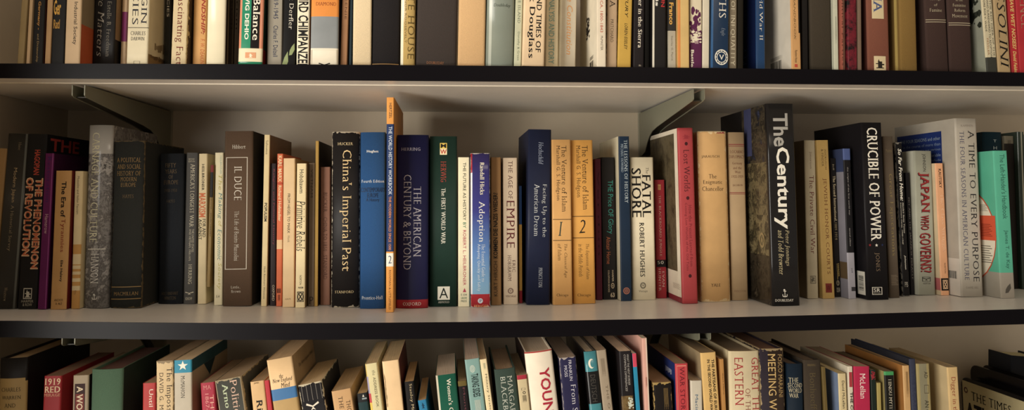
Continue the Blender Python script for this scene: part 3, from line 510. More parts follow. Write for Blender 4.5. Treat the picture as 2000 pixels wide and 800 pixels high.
M_('cream paperback with black brush script lettering and a knot emblem', 579.8, 319, 576.3, 595.5, 601, 'e8d4a2', 'p', [('Hobsbawm', .3, .72, 331, 377, 'd', '2b241a', '', 'a'), ('Primitive Rebels', .05, .9, 392, 490, 'd', '1d1812', 'si'), ('NORTON', .42, .62, 537, 556, 'd', '3a3022', '', 'p'), ('N328', .3, .8, 559.5, 563, 'h', '3a3022', 'b', 'n'), ('@knot', .18, .88, 569, 589, 'h', '2b241a', '', 'm')], [(1, 2, 200, 700, '6f5a38')])
M_('dark grey brown paperback with a black initial at its foot', 603.3, 318, 601.5, 613.5, 598, '7b6850', 'p', [('VIETNAM', .3, .7, 330, 385, 'd', '463a2c', ''), ('P', .15, .85, 579, 593, 'h', '2a2118', 's', 'p')])
M_('tall thin yellow olive book with a dark side, beside a brown paperback', 616.5, 275, 614, 621, 598, 'b08a2e', 'p', (), [(1, 2, 200, 700, '332917')], W=.15)
M_('rose brown paperback with dark lettering left of the worn black hardback', 624, 326, 623.3, 645, 595.6, '92644c', 'p', [('BUCKER', .3, .68, 376, 414, 'd', '5a3627', 's', 'a'), ('CHINA TO 1850', .3, .68, 424, 490, 'd', '5a3627', 's'), ('STANFORD', .3, .68, 498, 545, 'd', '5a3627', 's', 'p')])
M_('black hardback with large cream lettering and white worn edges, centre of the middle shelf', 647.5, 257, 645.5, 701.5, 601, '242121', 'p', [('HUCKER', .22, .76, 278, 283.5, 'h', 'd9c391', 's', 'a'), ("China's Imperial Past", .3, .72, 293, 529, 'd', 'e5c88e', 's'), ('STANFORD', .14, .8, 567.5, 572.5, 'h', 'd9c391', 's', 'p')], hard=1, bulge=.14, worn=(.36, 'c9bda4'))
M_('plain bright blue hardback with short white and navy lines, beside the tall orange spine', 704, 258, 702.5, 752, 603, '24568a', 'c', [('Hughes', .25, .72, 293, 299, 'h', 'e3e3dc', 'sb', 'a'), ('Fourth Edition', .05, .95, 351, 356.5, 'h', 'd6dde0', 's', 's'), ('CONTEMPORARY', .02, .98, 366, 375, 'h', '16243c', ''), ('EUROPE', .28, .72, 377, 385.5, 'h', '16243c', ''), ('A History', .24, .76, 387, 395, 'h', '16243c', '', 's'), ('Prentice-Hall', .08, .9, 578, 584.5, 'h', 'd6dde0', 's', 'p')], hard=1, bulge=.08)
M_('tallest thin orange and navy workbook with a white number box on its spine', 755.3, 190, 753.8, 769.5, 610, 'e59b33', 'p', [('HERTZEL', .35, .68, 201, 231, 'd', '4a3a3a', '', 'a'), ('THE WORLD HISTORY WORKBOOK', .28, .74, 247, 380, 'd', 'd9e0e8', ''), ('THE MODERN WORLD SINCE 1500', .32, .66, 383, 488, 'd', 'e8954a', '', 's'), ('2', .3, .72, 499, 514, 'h', '27406e', 's', 'n'), ('ROWMAN & LITTLEFIELD', .38, .64, 527, 604, 'd', '7d5024', '', 'p')], [(0, 1, 242, 491, '1f3a6a'), (0, 1, 491, 494, 'e59b33'), (0, 1, 494, 520, 'e9e4d4')], W=.2)
M_('navy hardback with two columns of serif capitals and a red foot band', 774, 263, 772, 836, 602.5, '1c1d48', 'p', [('HERRING', .14, .74, 288, 294, 'h', 'a9a6b4', 's', 'a'), ('THE AMERICAN', .53, .77, 364, 501, 'd', 'b9b5bd', 's'), ('CENTURY & BEYOND', .22, .46, 341, 526, 'd', 'b9b5bd', 's'), ('OXFORD', .22, .78, 590, 596.5, 'h', 'e0d2c4', 's', 'p')], [(0, 1, 585, 620, 'a8222c')], hard=1, bulge=.1)
M_('dark green paperback with a yellow and red letter logo and white initial square', 838.5, 266, 838.5, 892.5, 599, '1d3a30', 'p', [('@rect', .37, .63, 279, 290, 'h', 'd9b93c', '', 'm'), ('M', .40, .60, 280.5, 288.5, 'h', '17140f', 'b+', 'm'), ('@rect', .37, .63, 290, 302, 'h', 'e9d9a8', '', 'm'), ('W', .38, .62, 291.5, 300.5, 'h', 'b8321f', 'b+', 'm'), ('HERWIG', .4, .6, 315, 355, 'd', 'b3402f', 's', 'a'), ('The FIRST WORLD WAR', .42, .58, 367, 476, 'd', 'd9d6c4', 'sb'), ('@rect', .3, .74, 559, 585, 'h', 'e0dccb', '', 'm'), ('A', .36, .68, 562, 582, 'h', '1c2520', '+', 'm'), ('ARNOLD', .32, .72, 587.5, 591.5, 'h', 'd0cdbd', 's', 'p')], [(1, 2, 200, 700, '14261f')])
M_('white paperback with black, green and red sans capitals down its spine', 894, 307, 894.8, 917.5, 599, 'eadfba', 'p', [('THE FUTURE AS HISTORY', .42, .68, 317, 430, 'd', '2c2822', ''), ('BY', .42, .68, 434, 445, 'd', '2f7c60', ''), ('ROBERT L. HEILBRONER', .42, .68, 449, 557, 'd', 'b8405a', '', 'a'), ('@tri', .4, .7, 562, 570, 'h', 'b8405a', '', 'm'), ('E 334', .25, .75, 573, 577, 'h', '2f5c54', '', 'n'), ('GROVE', .25, .75, 579.5, 583.5, 'h', '2f7c60', '', 'p'), ('PRESS', .25, .75, 585.5, 589.5, 'h', '2f5c54', '', 'p')])
M_('paperback fading from violet to light blue with a red foot and white lettering', 920, 299, 919.3, 957.8, 600.5, 'grad:0.08=86b4d2;0.35=5d86bd;0.62=3f418a;0.95=352c66', 'g', [('Randall Hicks', .48, .7, 317, 380, 'd', 'e6ddc2', 'sb', 'a'), ('Adoption', .34, .72, 393, 472, 'd', 'f0ece0', 's'), ('The Essential Guide to', .56, .74, 476, 550, 'd', 'dfe6ea', 's', 's'), ('Adopting Quickly and Safely', .32, .5, 476, 568, 'd', 'dfe6ea', 's', 's'), ('@circle', .36, .62, 582, 592, 'h', 'c9cfd8', '', 'm'), ('P', .44, .56, 584, 590, 'h', '2c3a66', 's+', 'm'), ('PERIGEE', .18, .88, 595, 599.5, 'h', 'e39a5c', '', 'p')], [(0, .09, 250, 337, 'a8232f'), (0, .09, 337, 574, 'd9dade'), (0, 1, 574, 620, 'b3202f')], bulge=.05, worn=(.3, 'd9cfc4'))
M_('brown tan paperback with black condensed capitals reading upward', 958.6, 307, 959.4, 979.5, 596, '9c7442', 'p', [('KOMMEN DIE NAZIS WIEDER?', .22, .66, 376, 504, 'u', '2a2016', 'b'), ('KURT HIRSCH', .26, .62, 510, 578, 'u', '3a2c1c', '', 'a')])
M_('grey tan paperback with dark red serif capitals of growing size', 982, 308, 983.3, 1012, 594.6, 'c9b498', 'p', [('THE AGE OF', .36, .66, 314, 388, 'd', '5c3230', 's'), ('EMPIRE', .25, .78, 392, 484, 'd', '6a2c2c', 's'), ('ERIC', .62, .82, 508, 531, 'd', '5c3a34', 's', 'a'), ('HOBSBAWM', .3, .54, 498, 548, 'd', '5c3a34', 's', 'a'), ('@emblem', .3, .68, 562, 573, 'h', '5c3230', '', 'm'), ('VINTAGE', .15, .85, 576, 580, 'h', '5c3a34', 's', 'p')])
M_('very thin book striped navy, yellow and red from top to bottom', 1013.6, 363, 1014.5, 1020.3, 592, 'd6a53c', 'p', (), [(0, 1, 300, 438, '1f4a80'), (0, 1, 567, 620, 'a81f2f')])
M_('tall navy hardback with white lettering in two columns, left of the tan volumes', 1032, 252, 1028.5, 1077, 596, '1f2640', 'p', [('Hochschild', .45, .65, 277, 320, 'd', '9aa3b5', 'si', 'a'), ('Facing Up to the', .6, .82, 359, 462, 'd', 'c9cbc8', 's'), ('American Dream', .28, .5, 359, 460, 'd', 'c9cbc8', 's'), ('PRINCETON', .5, .66, 522, 560, 'd', 'aeb2b8', 's', 'p')], hard=1, bulge=.05)
for k, (x1, x2, x3, yt, yb, c) in enumerate(((1074, 1078, 1118.5, 272.5, 595.7, 'dca75c'), (1115, 1120.5, 1163.5, 273.5, 593.5, 'e0a33f'))):
    M_(['tan paperback with a large numeral one between thin lines on its spine', 'orange yellow paperback with a large numeral two between thin lines on its spine'][k], x1, yt, x2, x3, yb, c, 'p',
       [('The Venture of Islam', .5, .76, 284, 413 if k == 0 else 409, 'd', '3a2a18', 's'), ('Marshall G. S. Hodgson', .18, .42, 284, 391 if k == 0 else 385, 'd', '3a2a18', 's', 'a'), ('@rect', .02, .98, 427.5 if k == 0 else 421.5, 428.7 if k == 0 else 422.7, 'h', '4a3820', '', 'r'), (str(k + 1), .3, .6 if k else .52, 433 if k == 0 else 429, 460 if k == 0 else 455, 'h', '23403c' if k == 0 else '2c2a22', 'si', 'n'), ('@rect', .02, .98, 468.5 if k == 0 else 463.5, 469.7 if k == 0 else 464.7, 'h', '4a3820', '', 'r'), ('The Classical Age' if k == 0 else 'The Expansion of Islam', .56, .74, 476, 542 if k == 0 else 545, 'd', '6b5028', 'si', 's'), ('of Islam' if k == 0 else 'in the Middle Periods', .26, .44, 476, 508 if k == 0 else 540, 'd', '6b5028', 'si', 's'), ('Chicago', .18, .78, 573, 580, 'h', '4a3820', 's', 'p')])
M_('thin maroon paperback right of the orange yellow volume', 1161, 310, 1165.3, 1177, 586, '5c1830', 'p', [('Verdun', .4, .7, 330, 500, 'd', '3c0f20', 's')])
M_('black paperback with teal lettering, between a maroon and a navy book', 1173.5, 307, 1178, 1204.5, 585, '221f1e', 'p', [('THE Price OF Glory', .35, .85, 352, 456, 'd', '2f9488', ''), ('Alistair Horne', .3, .6, 462, 515, 'd', 'b0643c', '', 'a'), ('HARPER', .68, .8, 527, 550, 'd', 'b5a58a', 'b', 'p'), ('COLOPHON BOOKS', .38, .5, 527, 570, 'd', 'b5a58a', 'b', 'p'), ('@wheel', .6, .85, 552, 563, 'h', 'b5a58a', '', 'm'), ('63', .55, .85, 571, 580, 'h', 'c5b59a', 'b', 'n')])
M_('navy paperback with pale serif capitals whose cream back cover shows', 1207, 266, 1213, 1234.5, 588, '1a2f45', 'p', [('THE LESSONS OF HISTORY', .5, .8, 273, 396, 'd', 'c3cfd2', 's'), ('MICHAEL HOWARD', .2, .42, 281, 336, 'd', 'a5b5c0', 's', 'a'), ('@ring', .22, .8, 561, 574, 'h', 'c07a5c', '', 'm'), ('@swirl', .34, .68, 563.5, 571.5, 'h', 'c07a5c', '', 'm')], [(-1, 0, 200, 700, 'd9cfae')])
M_('white paperback with huge black stacked serif capitals, right of the navy paperback', 1232, 307, 1236, 1281.5, 586, 'e6d9b8', 'p', [('The', .66, .78, 327, 339, 'd', '6b6252', 'si'), ('FATAL', .48, .86, 340, 424, 'd', '1f1c18', 'sb'), ('SHORE', .04, .44, 328, 424, 'd', '1f1c18', 'sb'), ('ROBERT HUGHES', .34, .54, 434, 540, 'd', '2c2822', 'sb', 'a'), ('@emblem', .33, .57, 551, 563, 'h', '2c2822', '', 'm'), ('Vintage', .26, .64, 566, 571, 'h', '6b6252', 's', 'p')])
M_('small red paperback with tan lettering and a black number box, beside the framed cover', 1279.5, 351, 1283.3, 1303, 582.5, '96202a', 'p', [('@bars', .3, .6, 360, 371, 'd', 'c9a05a', '', 'm'), ('THE BLACKBOARD JUNGLE', .3, .58, 381, 500, 'd', 'c09a84', 's'), ('@rect', .02, .98, 507, 521, 'h', '17110f', '', 'l'), ('50', .12, .72, 509, 515, 'h', 'cfc6b4', 's+', 'n'), ('EVAN', .55, .78, 530, 560, 'd', 'c9a596', 's', 'a'), ('HUNTER', .2, .42, 524, 568, 'd', 'c9a596', 's', 'a')])
M_('red pink hardback with dark lettering whose side shows a framed dark picture', 1323.7, 249.5, 1333.6, 1364, 593.5, 'b23f42', 'p', [('@circle', .42, .62, 277, 284, 'h', '4a1c20', '', 'm'), ('Lost Worlds', .32, .68, 292, 374, 'd', '5a2025', 's'), ('@circle', .42, .62, 383, 390, 'h', '4a1c20', '', 'm'), ('How the Present Learned from', .55, .74, 400, 520, 'd', '8a2a32', 's', 's'), ('Coming Lost Worlds of the Old Tales', .28, .46, 396, 528, 'd', '8a2a32', 's', 's'), ('@circle', .42, .62, 535, 542, 'h', '4a1c20', '', 'm'), ('@cat', .3, .75, 262, 271, 'h', '9a2e36', '', 'm'), ('@lines', .72, .95, 556, 567, 'h', 'b8a694', 'L', 'k')], [(-1, -.015, 240, 582, 'e3d6be'), (-1, -.12, 258, 532, 'photo:3c3424,554a33,665a40,4a412e'), (-1, 0, 582, 640, '8d2a36')], hard=1, bulge=.05, W=.16)
M_('hardback in a tan paper jacket torn at the top, right of the red pink book', 1362, 256, 1371, 1429, 590, 'd5a868', 'p', [('JARAUSCH', .12, .72, 303, 309, 'h', '4a3520', 's', 'a'), ('The', .34, .6, 340, 348, 'h', '3a2818', 's'), ('Enigmatic', .16, .8, 351.5, 361, 'h', '3a2818', 's'), ('Chancellor', .12, .84, 364, 372.5, 'h', '3a2818', 's'), ('YALE', .32, .64, 553.5, 559.5, 'h', '4a3520', 's', 'p')], [(.62, 1, 240, 260, 'a0283a')], hard=1, bulge=.08, worn=(.55, 'e3c692'))
M_('pale tan hardback with two dark red lines, left of the thick black book', 1422.5, 258, 1430, 1462.5, 587, 'b89b72', 'p', [('@rect', .02, .98, 281, 282.5, 'h', '8f3a38', '', 'r'), ('@rect', .02, .98, 284.5, 285.5, 'h', '8f3a38', '', 'r'), ('LOCARNO', .1, .9, 293, 299, 'h', '7a4a34', 's'), ('DIPLOMACY', .04, .96, 303, 309, 'h', '7a4a34', 's'), ('Germany', .2, .8, 316, 322, 'h', '7a4a34', 's', 's'), ('and the', .24, .76, 325, 330, 'h', '7a4a34', 's', 's'), ('West', .34, .68, 333, 338, 'h', '7a4a34', 's', 's'), ('1925-1929', .15, .85, 342, 347, 'h', '7a4a34', 's', 's'), ('JACOBSON', .2, .8, 359.5, 364, 'h', '7a4a34', 's', 'a'), ('@rect', .02, .98, 375, 376.3, 'h', '8f3a38', '', 'r'), ('@rect', .02, .98, 378, 379, 'h', '8f3a38', '', 'r'), ('PRINCETON', .15, .85, 566, 570, 'h', '9a7a58', 's', 'p')], hard=1, bulge=.06)
M_('thick black hardback with huge white lettering and a cover of old photographs', 1496, 202, 1509.5, 1563.5, 598, '211f1f', 'g', [('The', .22, .76, 221, 286, 'd', 'a9a59c', 'b'), ('Century', .16, .78, 287, 447, 'd', 'eae4d4', 'b'), ('Peter Jennings', .5, .68, 449, 519, 'd', 'c9b98c', 'si', 'a'), ('and Todd Brewster', .27, .45, 449, 536, 'd', 'c9b98c', 'si', 'a'), ('@anchor', .34, .56, 562, 580, 'h', 'd9d2c2', '', 'm'), ('DOUBLEDAY', .1, .76, 583.5, 588.5, 'h', 'd9d2c2', 'sb', 'p'), ('@wheel', .8, .9, 455, 486, 'h', '9a8458', 'L', 'c')],
   [(-.5, -.025, 190, 315, 'photo:3a3f55,22201f,4f4636,262220,5a503a'), (-.45, -.3, 190, 300, '45496a'), (-.5, -.025, 315, 420, 'photo:4e4632,766948,2f2a20,80724e'), (-.5, -.025, 420, 500, 'photo:5d5438,2d281e,827450,3a3426'), (-.5, -.025, 500, 640, 'photo:171410,2b251d,453c2e,1c1814,665a46')], hard=1, bulge=.03, W=.19)
M_('grey tan paperback with dark red serif lettering, left of the ochre paperback', 1571, 273.6, 1577.5, 1603, 583.5, 'bfb294', 'p', [('Jimerson', .4, .64, 296, 329, 'd', '8a6a58', 's', 'a'), ('The Private Civil War', .38, .78, 342, 495, 'd', '7a3a34', 's'), ('@box', .28, .78, 538, 553, 'h', '6a6254', '', 'm'), ('@splat', .34, .72, 540, 551, 'h', '6a6254', '', 'm')], [(-1, 0, 200, 700, '8a7350')])
M_('ochre paperback with spaced brown capitals and a dark red square at the foot', 1591, 273.5, 1604, 1631.3, 583.5, 'b8964f', 'p', [('JOCKUSCH', .58, .76, 291, 331, 'd', '6a4e2a', 's', 'a'), ('& FINDER', .34, .52, 291, 325, 'd', '6a4e2a', 's', 'a'), ('JEWISH HONOR COURTS', .35, .7, 348, 535, 'd', '7a4a26', 's'), ('@rect', .24, .76, 553, 571, 'h', '7c2a20', '', 'm'), ('W', .32, .68, 557, 567, 'h', '4a1814', 's+', 'm')])
M_('small black paperback with cream condensed lettering, right of the ochre one', 1622, 309, 1631.8, 1647, 580, '1f1b19', 'p', [('Joll', .3, .6, 320, 332, 'd', 'd0bf98', 's', 'a'), ('The Second International,', .25, .75, 343, 432, 'd', 'd0bf98', 'sb'), ('1889-1914', .3, .72, 434, 468, 'd', 'a8976c', 's', 's'), ('HARPER', .65, .8, 514, 540, 'd', 'c2a85c', 'b', 'p'), ('COLOPHON', .42, .56, 514, 545, 'd', 'c2a85c', 'b', 'p'), ('@emblem', .25, .75, 547, 557, 'h', 'b5a88a', '', 'm'), ('CN 34', .25, .8, 561, 570, 'h', 'c9c0aa', '', 'n')], [(0, .08, 300, 600, '3a3028')])
M_('paperback black in the middle and lavender grey at the foot, with a blue top', 1642, 290, 1654.5, 1673, 583.5, '1b191b', 'p', [('the origins of the first world war', .38, .6, 326, 420, 'd', 'a09a94', ''), ('second edition', .38, .56, 445, 480, 'd', 'a09a94', '', 's'), ('joll', .4, .66, 523, 532, 'd', '4a4a54', '', 'a'), ('@rect', .38, .95, 560, 568, 'h', '3c3a3c', '', 'p')], [(0, 1, 280, 312, '4f5f90'), (0, 1, 493, 620, 'a39fa6'), (-1, 0, 200, 335, '3c4666'), (-1, 0, 335, 700, '8c8890'), (-.3, 0, 512, 545, '6a563a')])
M_('thick black paperback with tall white serif capitals and three small stars', 1680.5, 239, 1696, 1737, 586, '1c191c', 'p', [('CRUCIBLE OF POWER', .26, .76, 249, 470, 'd', 'efe8d6', 'sb'), ('@star', .12, .26, 475, 481, 'h', '9a2a2c', '', 'm'), ('@star', .42, .58, 475, 482, 'h', 'e6dfd0', '', 'm'), ('@star', .72, .84, 475, 481, 'h', '2a345c', '', 'm'), ('JONES', .38, .62, 493, 529, 'd', '8a745a', 's', 'a'), ('@box', .2, .68, 560, 575, 'h', 'cfc8b8', '', 'm'), ('SR', .28, .6, 562.5, 569.5, 'h', 'dfd8c8', 'sb', 'p'), ('BOOKS', .28, .6, 570.5, 573, 'h', 'cfc8b8', 's', 'p'), ('@rect', .82, .97, 531, 577, 'h', 'd6d0c0', 'L', 'l'), ('@bars', .85, .94, 540, 570, 'd', '3a3835', 'L+', 'b')] + [('@scrib', .62 + .07 * (k % 2), .72 + .08 * (k % 2), 288 + 28 * k, 300 + 28 * k, 'h', '8c8578', 'L', 'k') for k in (0, 1, 3, 4, 6)], W=.15)
M_('grey brown hardback with olive gold lettering right of the thick black paperback', 1725, 266, 1738.5, 1758.5, 582, '6a5c4c', 'p', [('Modern', .2, .8, 291, 297, 'h', '8f7d58', 's', 'p'), ('Great Expectations', .3, .75, 339, 499, 'd', '968250', 's'), ('@lines', .2, .85, 535, 556, 'h', '8a7a64', '', 'm')], hard=1, bulge=.06)
M_('black paperback with bold white italic sans lettering, right of the grey brown hardback', 1748.5, 278, 1764.5, 1778, 579, '191616', 'p', [('So Far From Home:', .3, .82, 290, 392, 'd', 'e2dccb', 'bi'), ("Manila's Santo Tomas", .55, .75, 395, 455, 'd', 'b5ae9e', 'bi', 's'), ('Internment Camp, 1942-1945', .2, .42, 395, 477, 'd', 'b5ae9e', 'bi', 's'), ('Johansen', .4, .66, 498, 526, 'd', 'cfc8b8', 'bi', 'a'), ('PB', .3, .75, 550, 560, 'h', 'a59e90', '', 'p')], worn=(.4, '8a8376'))
M_('thin black paperback with grey lettering, squeezed left of the grey book with red lettering', 1768, 337, 1779.5, 1789, 576, '1d1a1d', 'p', [('MIT AND THE JAPANESE MIRACLE', .3, .7, 385, 545, 'd', '8f887e', 's')])
M_('grey paperback with large dark red lettering shadowed in black', 1783.5, 294, 1791.5, 1830, 577, 'a9a996', 'p', [('JOHNSON', .42, .64, 300, 334, 'd', '26221e', '', 'a'), ('JAPAN', .17, .77, 337, 415, 'd', '2a1c1a', 'sb'), ('WHO', .25, .70, 420, 449, 'd', '2a1c1a', 'sb'), ('GOVERNS?', .17, .77, 455, 532, 'd', '2a1c1a', 'sb'), ('JAPAN', .20, .80, 336, 414, 'd', 'a02a2c', 'sb+'), ('WHO', .28, .73, 419, 448, 'd', 'a02a2c', 'sb+'), ('GOVERNS?', .20, .80, 454, 531, 'd', 'a02a2c', 'sb+'), ('@box', .25, .72, 540, 549, 'h', '3a3832', '', 'm'), ('@bird', .28, .68, 541, 548, 'h', '2a2824', '', 'm'), ('NORTON', .3, .7, 551, 554.5, 'h', '4a4840', '', 'p')], [(-1, 0, 200, 700, 'bcbaa6')])
M_('peach paperback with a black emblem square at the foot, before the blue cover panel', 1824, 318.6, 1837.5, 1855, 577, 'e3a777', 'p', [('KAUTSKY', .35, .68, 329, 367, 'd', '2c201a', 'sb', 'a'), ('The Class Struggle', .3, .85, 378, 492, 'd', 'f0c49c', 's'), ('NORTON', .5, .68, 513, 533, 'd', '4a3022', '', 'p'), ('@rect', .04, .98, 543, 567, 'h', '1b1614', '', 'm'), ('@knot', .22, .82, 546, 564, 'h', 'd9b48c', '+', 'm')], [(-1, 0, 200, 700, 'd9c29a'), (-.2, 0, 543, 567, 'c06a68')])
M_('tall grey paperback with long dark serif capitals and a blue panel on its cover', 1865, 230.6, 1878, 1921.5, 580, 'b8af9f', 'p', [('A TIME TO EVERY PURPOSE', .56, .84, 254, 549, 'd', '2e2c30', 's'), ('THE FOUR SEASONS IN AMERICAN CULTURE', .18, .38, 256, 546, 'd', '5a5a72', 's', 's'), ('KAMMEN', .25, .82, 243, 247, 'h', '9a8d80', 's', 'a'), ('CHAPEL HILL', .22, .78, 559, 563, 'h', '8f8478', 's', 'p'), ('THE FOUR SEASONS and other', .1, .78, 262, 269, 'h', '8a9aa8', 'L', 'k'), ('in the course of more than', .15, .78, 274, 280, 'h', '7a8aa4', 'L', 'k'), ('thoughts among our various', .15, .78, 285, 291, 'h', '7a8aa4', 'L', 'k'), ('seasons is so considerable', .15, .78, 296, 302, 'h', '7a8aa4', 'L', 'k'), ('that we invariably include', .15, .78, 307, 313, 'h', '7a8aa4', 'L', 'k'), ('the four of the two', .15, .78, 318, 324, 'h', '7a8aa4', 'L', 'k'), ('@bars', .84, .96, 530, 545, 'h', '4a4844', 'L', 'b'), ('@splat', .62, .8, 400, 470, 'h', 'a8a294', 'L', 'c')],
   [(-1, 0, 200, 700, 'b3aa9a'), (-.96, -.2, 252, 484, '1f3470'), (-.7, 0, 505, 640, 'd3cabb')], W=.16)
M_('mint green paperback with a white oval and orange card on its cover', 1940.5, 294, 1956, 1983.5, 582.6, '55b898', 'g', [("The Left-Hander's Handbook", .42, .78, 301, 427, 'd', '2f6c5c', ''), ('James T. de Kay', .42, .74, 449, 524, 'd', '2f6c5c', '', 'a'), ('@leaf', .3, .72, 553, 572, 'h', '5d574e', '', 'm'), ('@circle', -.06, .985, 368, 556, 'h', 'c4552c', 'L', 'c'), ('@circle', -.05, .97, 371, 553, 'h', 'e3d9c0', 'L+', 'c'), ('@rect', .45, .985, 421, 470, 'h', 'd9572a', 'L++', 'c'), ('@lines', .72, .92, 436, 462, 'h', '8d3218', 'L+++', 'k'), ('@lines', .70, .90, 478, 515, 'h', '7d7668', 'L++', 'k'), ('@lines', .70, .86, 398, 412, 'h', '7d7668', 'L++', 'k')], [(0, 1, 532, 640, 'a49b8c'), (-1, 0, 532, 640, 'a8a090')], W=.12)
M_('dark teal hardback standing behind the mint green paperback, white letters near its top', 1921, 257, 1931.5, 1970, 574, '163c4c', 'p', [('T', .48, .66, 272, 277, 'h', 'c0cccc', ''), ('H', .48, .66, 285, 291, 'h', 'c0cccc', '')], rec=.21, hard=1, W=.13)
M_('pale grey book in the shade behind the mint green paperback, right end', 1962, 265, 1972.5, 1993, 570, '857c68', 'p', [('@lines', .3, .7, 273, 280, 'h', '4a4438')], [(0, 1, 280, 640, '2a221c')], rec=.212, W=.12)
M_('dark green grey glossy book at the right end of the middle shelf', 1984.5, 257, 1995.5, 2013, 574, '3a443a', 'g', (), [(.5, .7, 200, 640, 'a5a08c')], rec=.205, W=.12)  # pale strip down the spine is a highlight put into the colour
M_('light grey book cut by the right edge of the picture, middle shelf', 2003, 262, 2014, 2040, 578, '8a8474', 'p', rec=.2, W=.12)

# ------------------------------------------------------------------ bottom shelf (only the heads of the books show)
def B_(label, x1, y1, x2, x3, col, kind='p', T=(), P=(), **o):
    o.setdefault('pg', 'a08a68'); BK('B', label, x1, y1, x2, x3, 800, col, kind, T, P, **o)
B_('black book with a torn tan jacket carrying dark capitals, bottom left corner', -3, 700, -6, 49, '1b1714', 'p', [('CHARLES', .12, .8, 757, 765, 'h', '4a3a1c', 's'), ('WARREN', .14, .82, 773, 780, 'h', '4a3a1c', 's'), ('AND', .25, .65, 788, 796, 'h', '4a3a1c', 's')], [(0, .94, 739, 900, '9c8048'), (0, 1, 745, 900, '9c8048')], hard=1, rec=.012)
B_('red paperback with cream capitals and a year, bottom left', 86, 734, 83, 118, '9a1820', 'p', [('1919', .06, .94, 738.5, 751, 'h', 'e0c49c', 'sb'), ('RED', .06, .94, 754, 766, 'h', 'e0c49c', 'sb'), ('MIRAGE', .04, .96, 768, 774, 'h', 'c98a6c', 'sb')], pg='7a5c44')
B_('narrow tan grey paperback with a dark red lettered panel, bottom left', 142.5, 733, 141, 172, 'a8977c', 'p', [('@rect', .14, .78, 749, 900, 'h', '7c2c24', '', 'l'), ('@box', .14, .78, 749, 1000, 'h', '3a1a16', '+', 'r'), ('A WORLD', .26, .66, 754, 830, 'd', 'dcc9a8', 'b+')], [(1, 2, 600, 1000, '2a1a18')], pg='8f785a')
B_('wide faded green cloth hardback, bottom left', 176, 722, 174, 236.5, '5c7a60', 'c', (), [(1, 2, 600, 1000, '1d3328')], hard=1, bulge=.12, pg='5a3a30', W=.16)
B_('small red paperback with white lettering left of the cracked cream spine', 278.5, 748, 278, 304, 'b8332f', 'p', [('Until', .5, .8, 760, 794, 'd', 'e6d6c0', '')], pg='8f785a')
B_('cream paperback with cracked spine and black gothic lettering, bottom left', 304.5, 705, 305, 339, 'd3b786', 'p', [('DAVID G. McCULLOUGH', .18, .42, 728, 880, 'd', '4a3a28', 's', 'a'), ('The Impossible', .52, .92, 718, 830, 'd', '2e2118', 's')], worn=(.55, '8f7a58'), pg='8f785a')
B_('tall grey white book with a white star on its blue top band', 339.5, 703.5, 340, 375, 'bdb29c', 'p', [('@star', .2, .8, 704.5, 724, 'h', 'ebe2d0', '', 'm'), ('McMAHON', .38, .6, 734, 777, 'd', '3a342c', 's', 'a'), ('@triv', .3, .62, 727, 757, 'h', '18333a', 'R', 'c')], [(0, 1, 600, 728, '1f8ba6'), (1, 2, 600, 727, '1a4a52'), (1, 2, 727, 1000, 'a08a68')], W=.15, pg='b09a78')
B_('crimson paperback with pale lettering beside the grey spine with cream edges', 391, 748, 394, 423.5, 'a8233c', 'p', [('MA', .2, .75, 753, 761, 'h', 'd98a84', 's'), ('1867-1881', .3, .55, 769, 830, 'd', 'd98a84', ''), ('THE', .62, .88, 772, 810, 'd', 'd9a08c', '')], pg='8f785a')
B_('dark grey green paperback with pale condensed lettering leaning left, bottom shelf', 417.5, 744, 425.5, 484, '55554e', 'p', [('Arno J. Mayer', .2, .46, 752, 880, 'd', 'b9c4a0', 'sb', 'a'), ('Politics and', .56, .82, 747, 870, 'd', 'd9b49c', 's')], [(0, .04, 600, 1000, 'c9b48c'), (.95, 1, 600, 1000, 'c0a880')], worn=(.5, 'b5a480'), pg='8f785a')
B_('cream paperback leaning left with bold black lettering, bottom shelf', 484, 746, 489.5, 523, 'd3ac74', 'p', [('JAMES', .25, .62, 747, 751, 'h', '6b5230', '', 'a'), ('Rivers', .3, .72, 782, 850, 'd', '2b2016', 'sb')], pg='8f785a')
B_('thin red paperback wedged beside the cream book with a blue band', 516, 743, 522.5, 532, 'b82230', 'p')
B_('tall cream paperback leaning left with a blue band under script lettering', 519.5, 704, 533.5, 585, 'e2bd88', 'p', [('the', .4, .55, 733, 741, 'h', '3a2a1c', 'si'), ('New England', .12, .9, 741, 751, 'h', '3a2a1c', 'si'), ('Mind', .42, .78, 751, 760, 'h', '3a2a1c', 'si'), ('The New England Mind', .2, .9, 728, 738, 'h', '5a4630', 'siR', 'k')], [(0, 1, 761, 783, '3f74a4'), (0, 1, 783, 1000, 'b3935a'), (1, 2, 600, 1000, 'a98a60')], pg='a08560', W=.14)
B_('black streaked paperback with a white mark, leaning left, bottom shelf', 582, 752.5, 590, 637, '2c2a2c', 'p', [('@bird', .2, .75, 788, 806, 'h', 'ddd2bc', '', 'm')] + [('@rect', .12 + .2 * k, .135 + .2 * k, 754, 785, 'h', '8a8378', '', 'c') for k in range(5)], worn=(.5, 'd2c4a4'), pg='b59a70')
B_('plain tan book with thin dark serif capitals, leaning left, bottom shelf', 647, 764.5, 652.5, 695, 'c59b66', 'p', [('THE', .3, .5, 776, 800, 'd', '4a3520', 's'), ('THOUGHT', .66, .86, 786, 840, 'd', '4a3520', 's')], pg='9c7f58')
B_('black paperback with a small white triangle mark near the address book', 693.5, 769, 697.5, 722, '1d2022', 'p', [('@tri', .5, .7, 771, 776, 'h', 'd9d4c4', '', 'm'), ('@rect', .45, .9, 778, 781, 'h', '8f9a9a', '', 'p')], [(0, 1, 786, 1000, '1c3a3c')], pg='9c7f58')
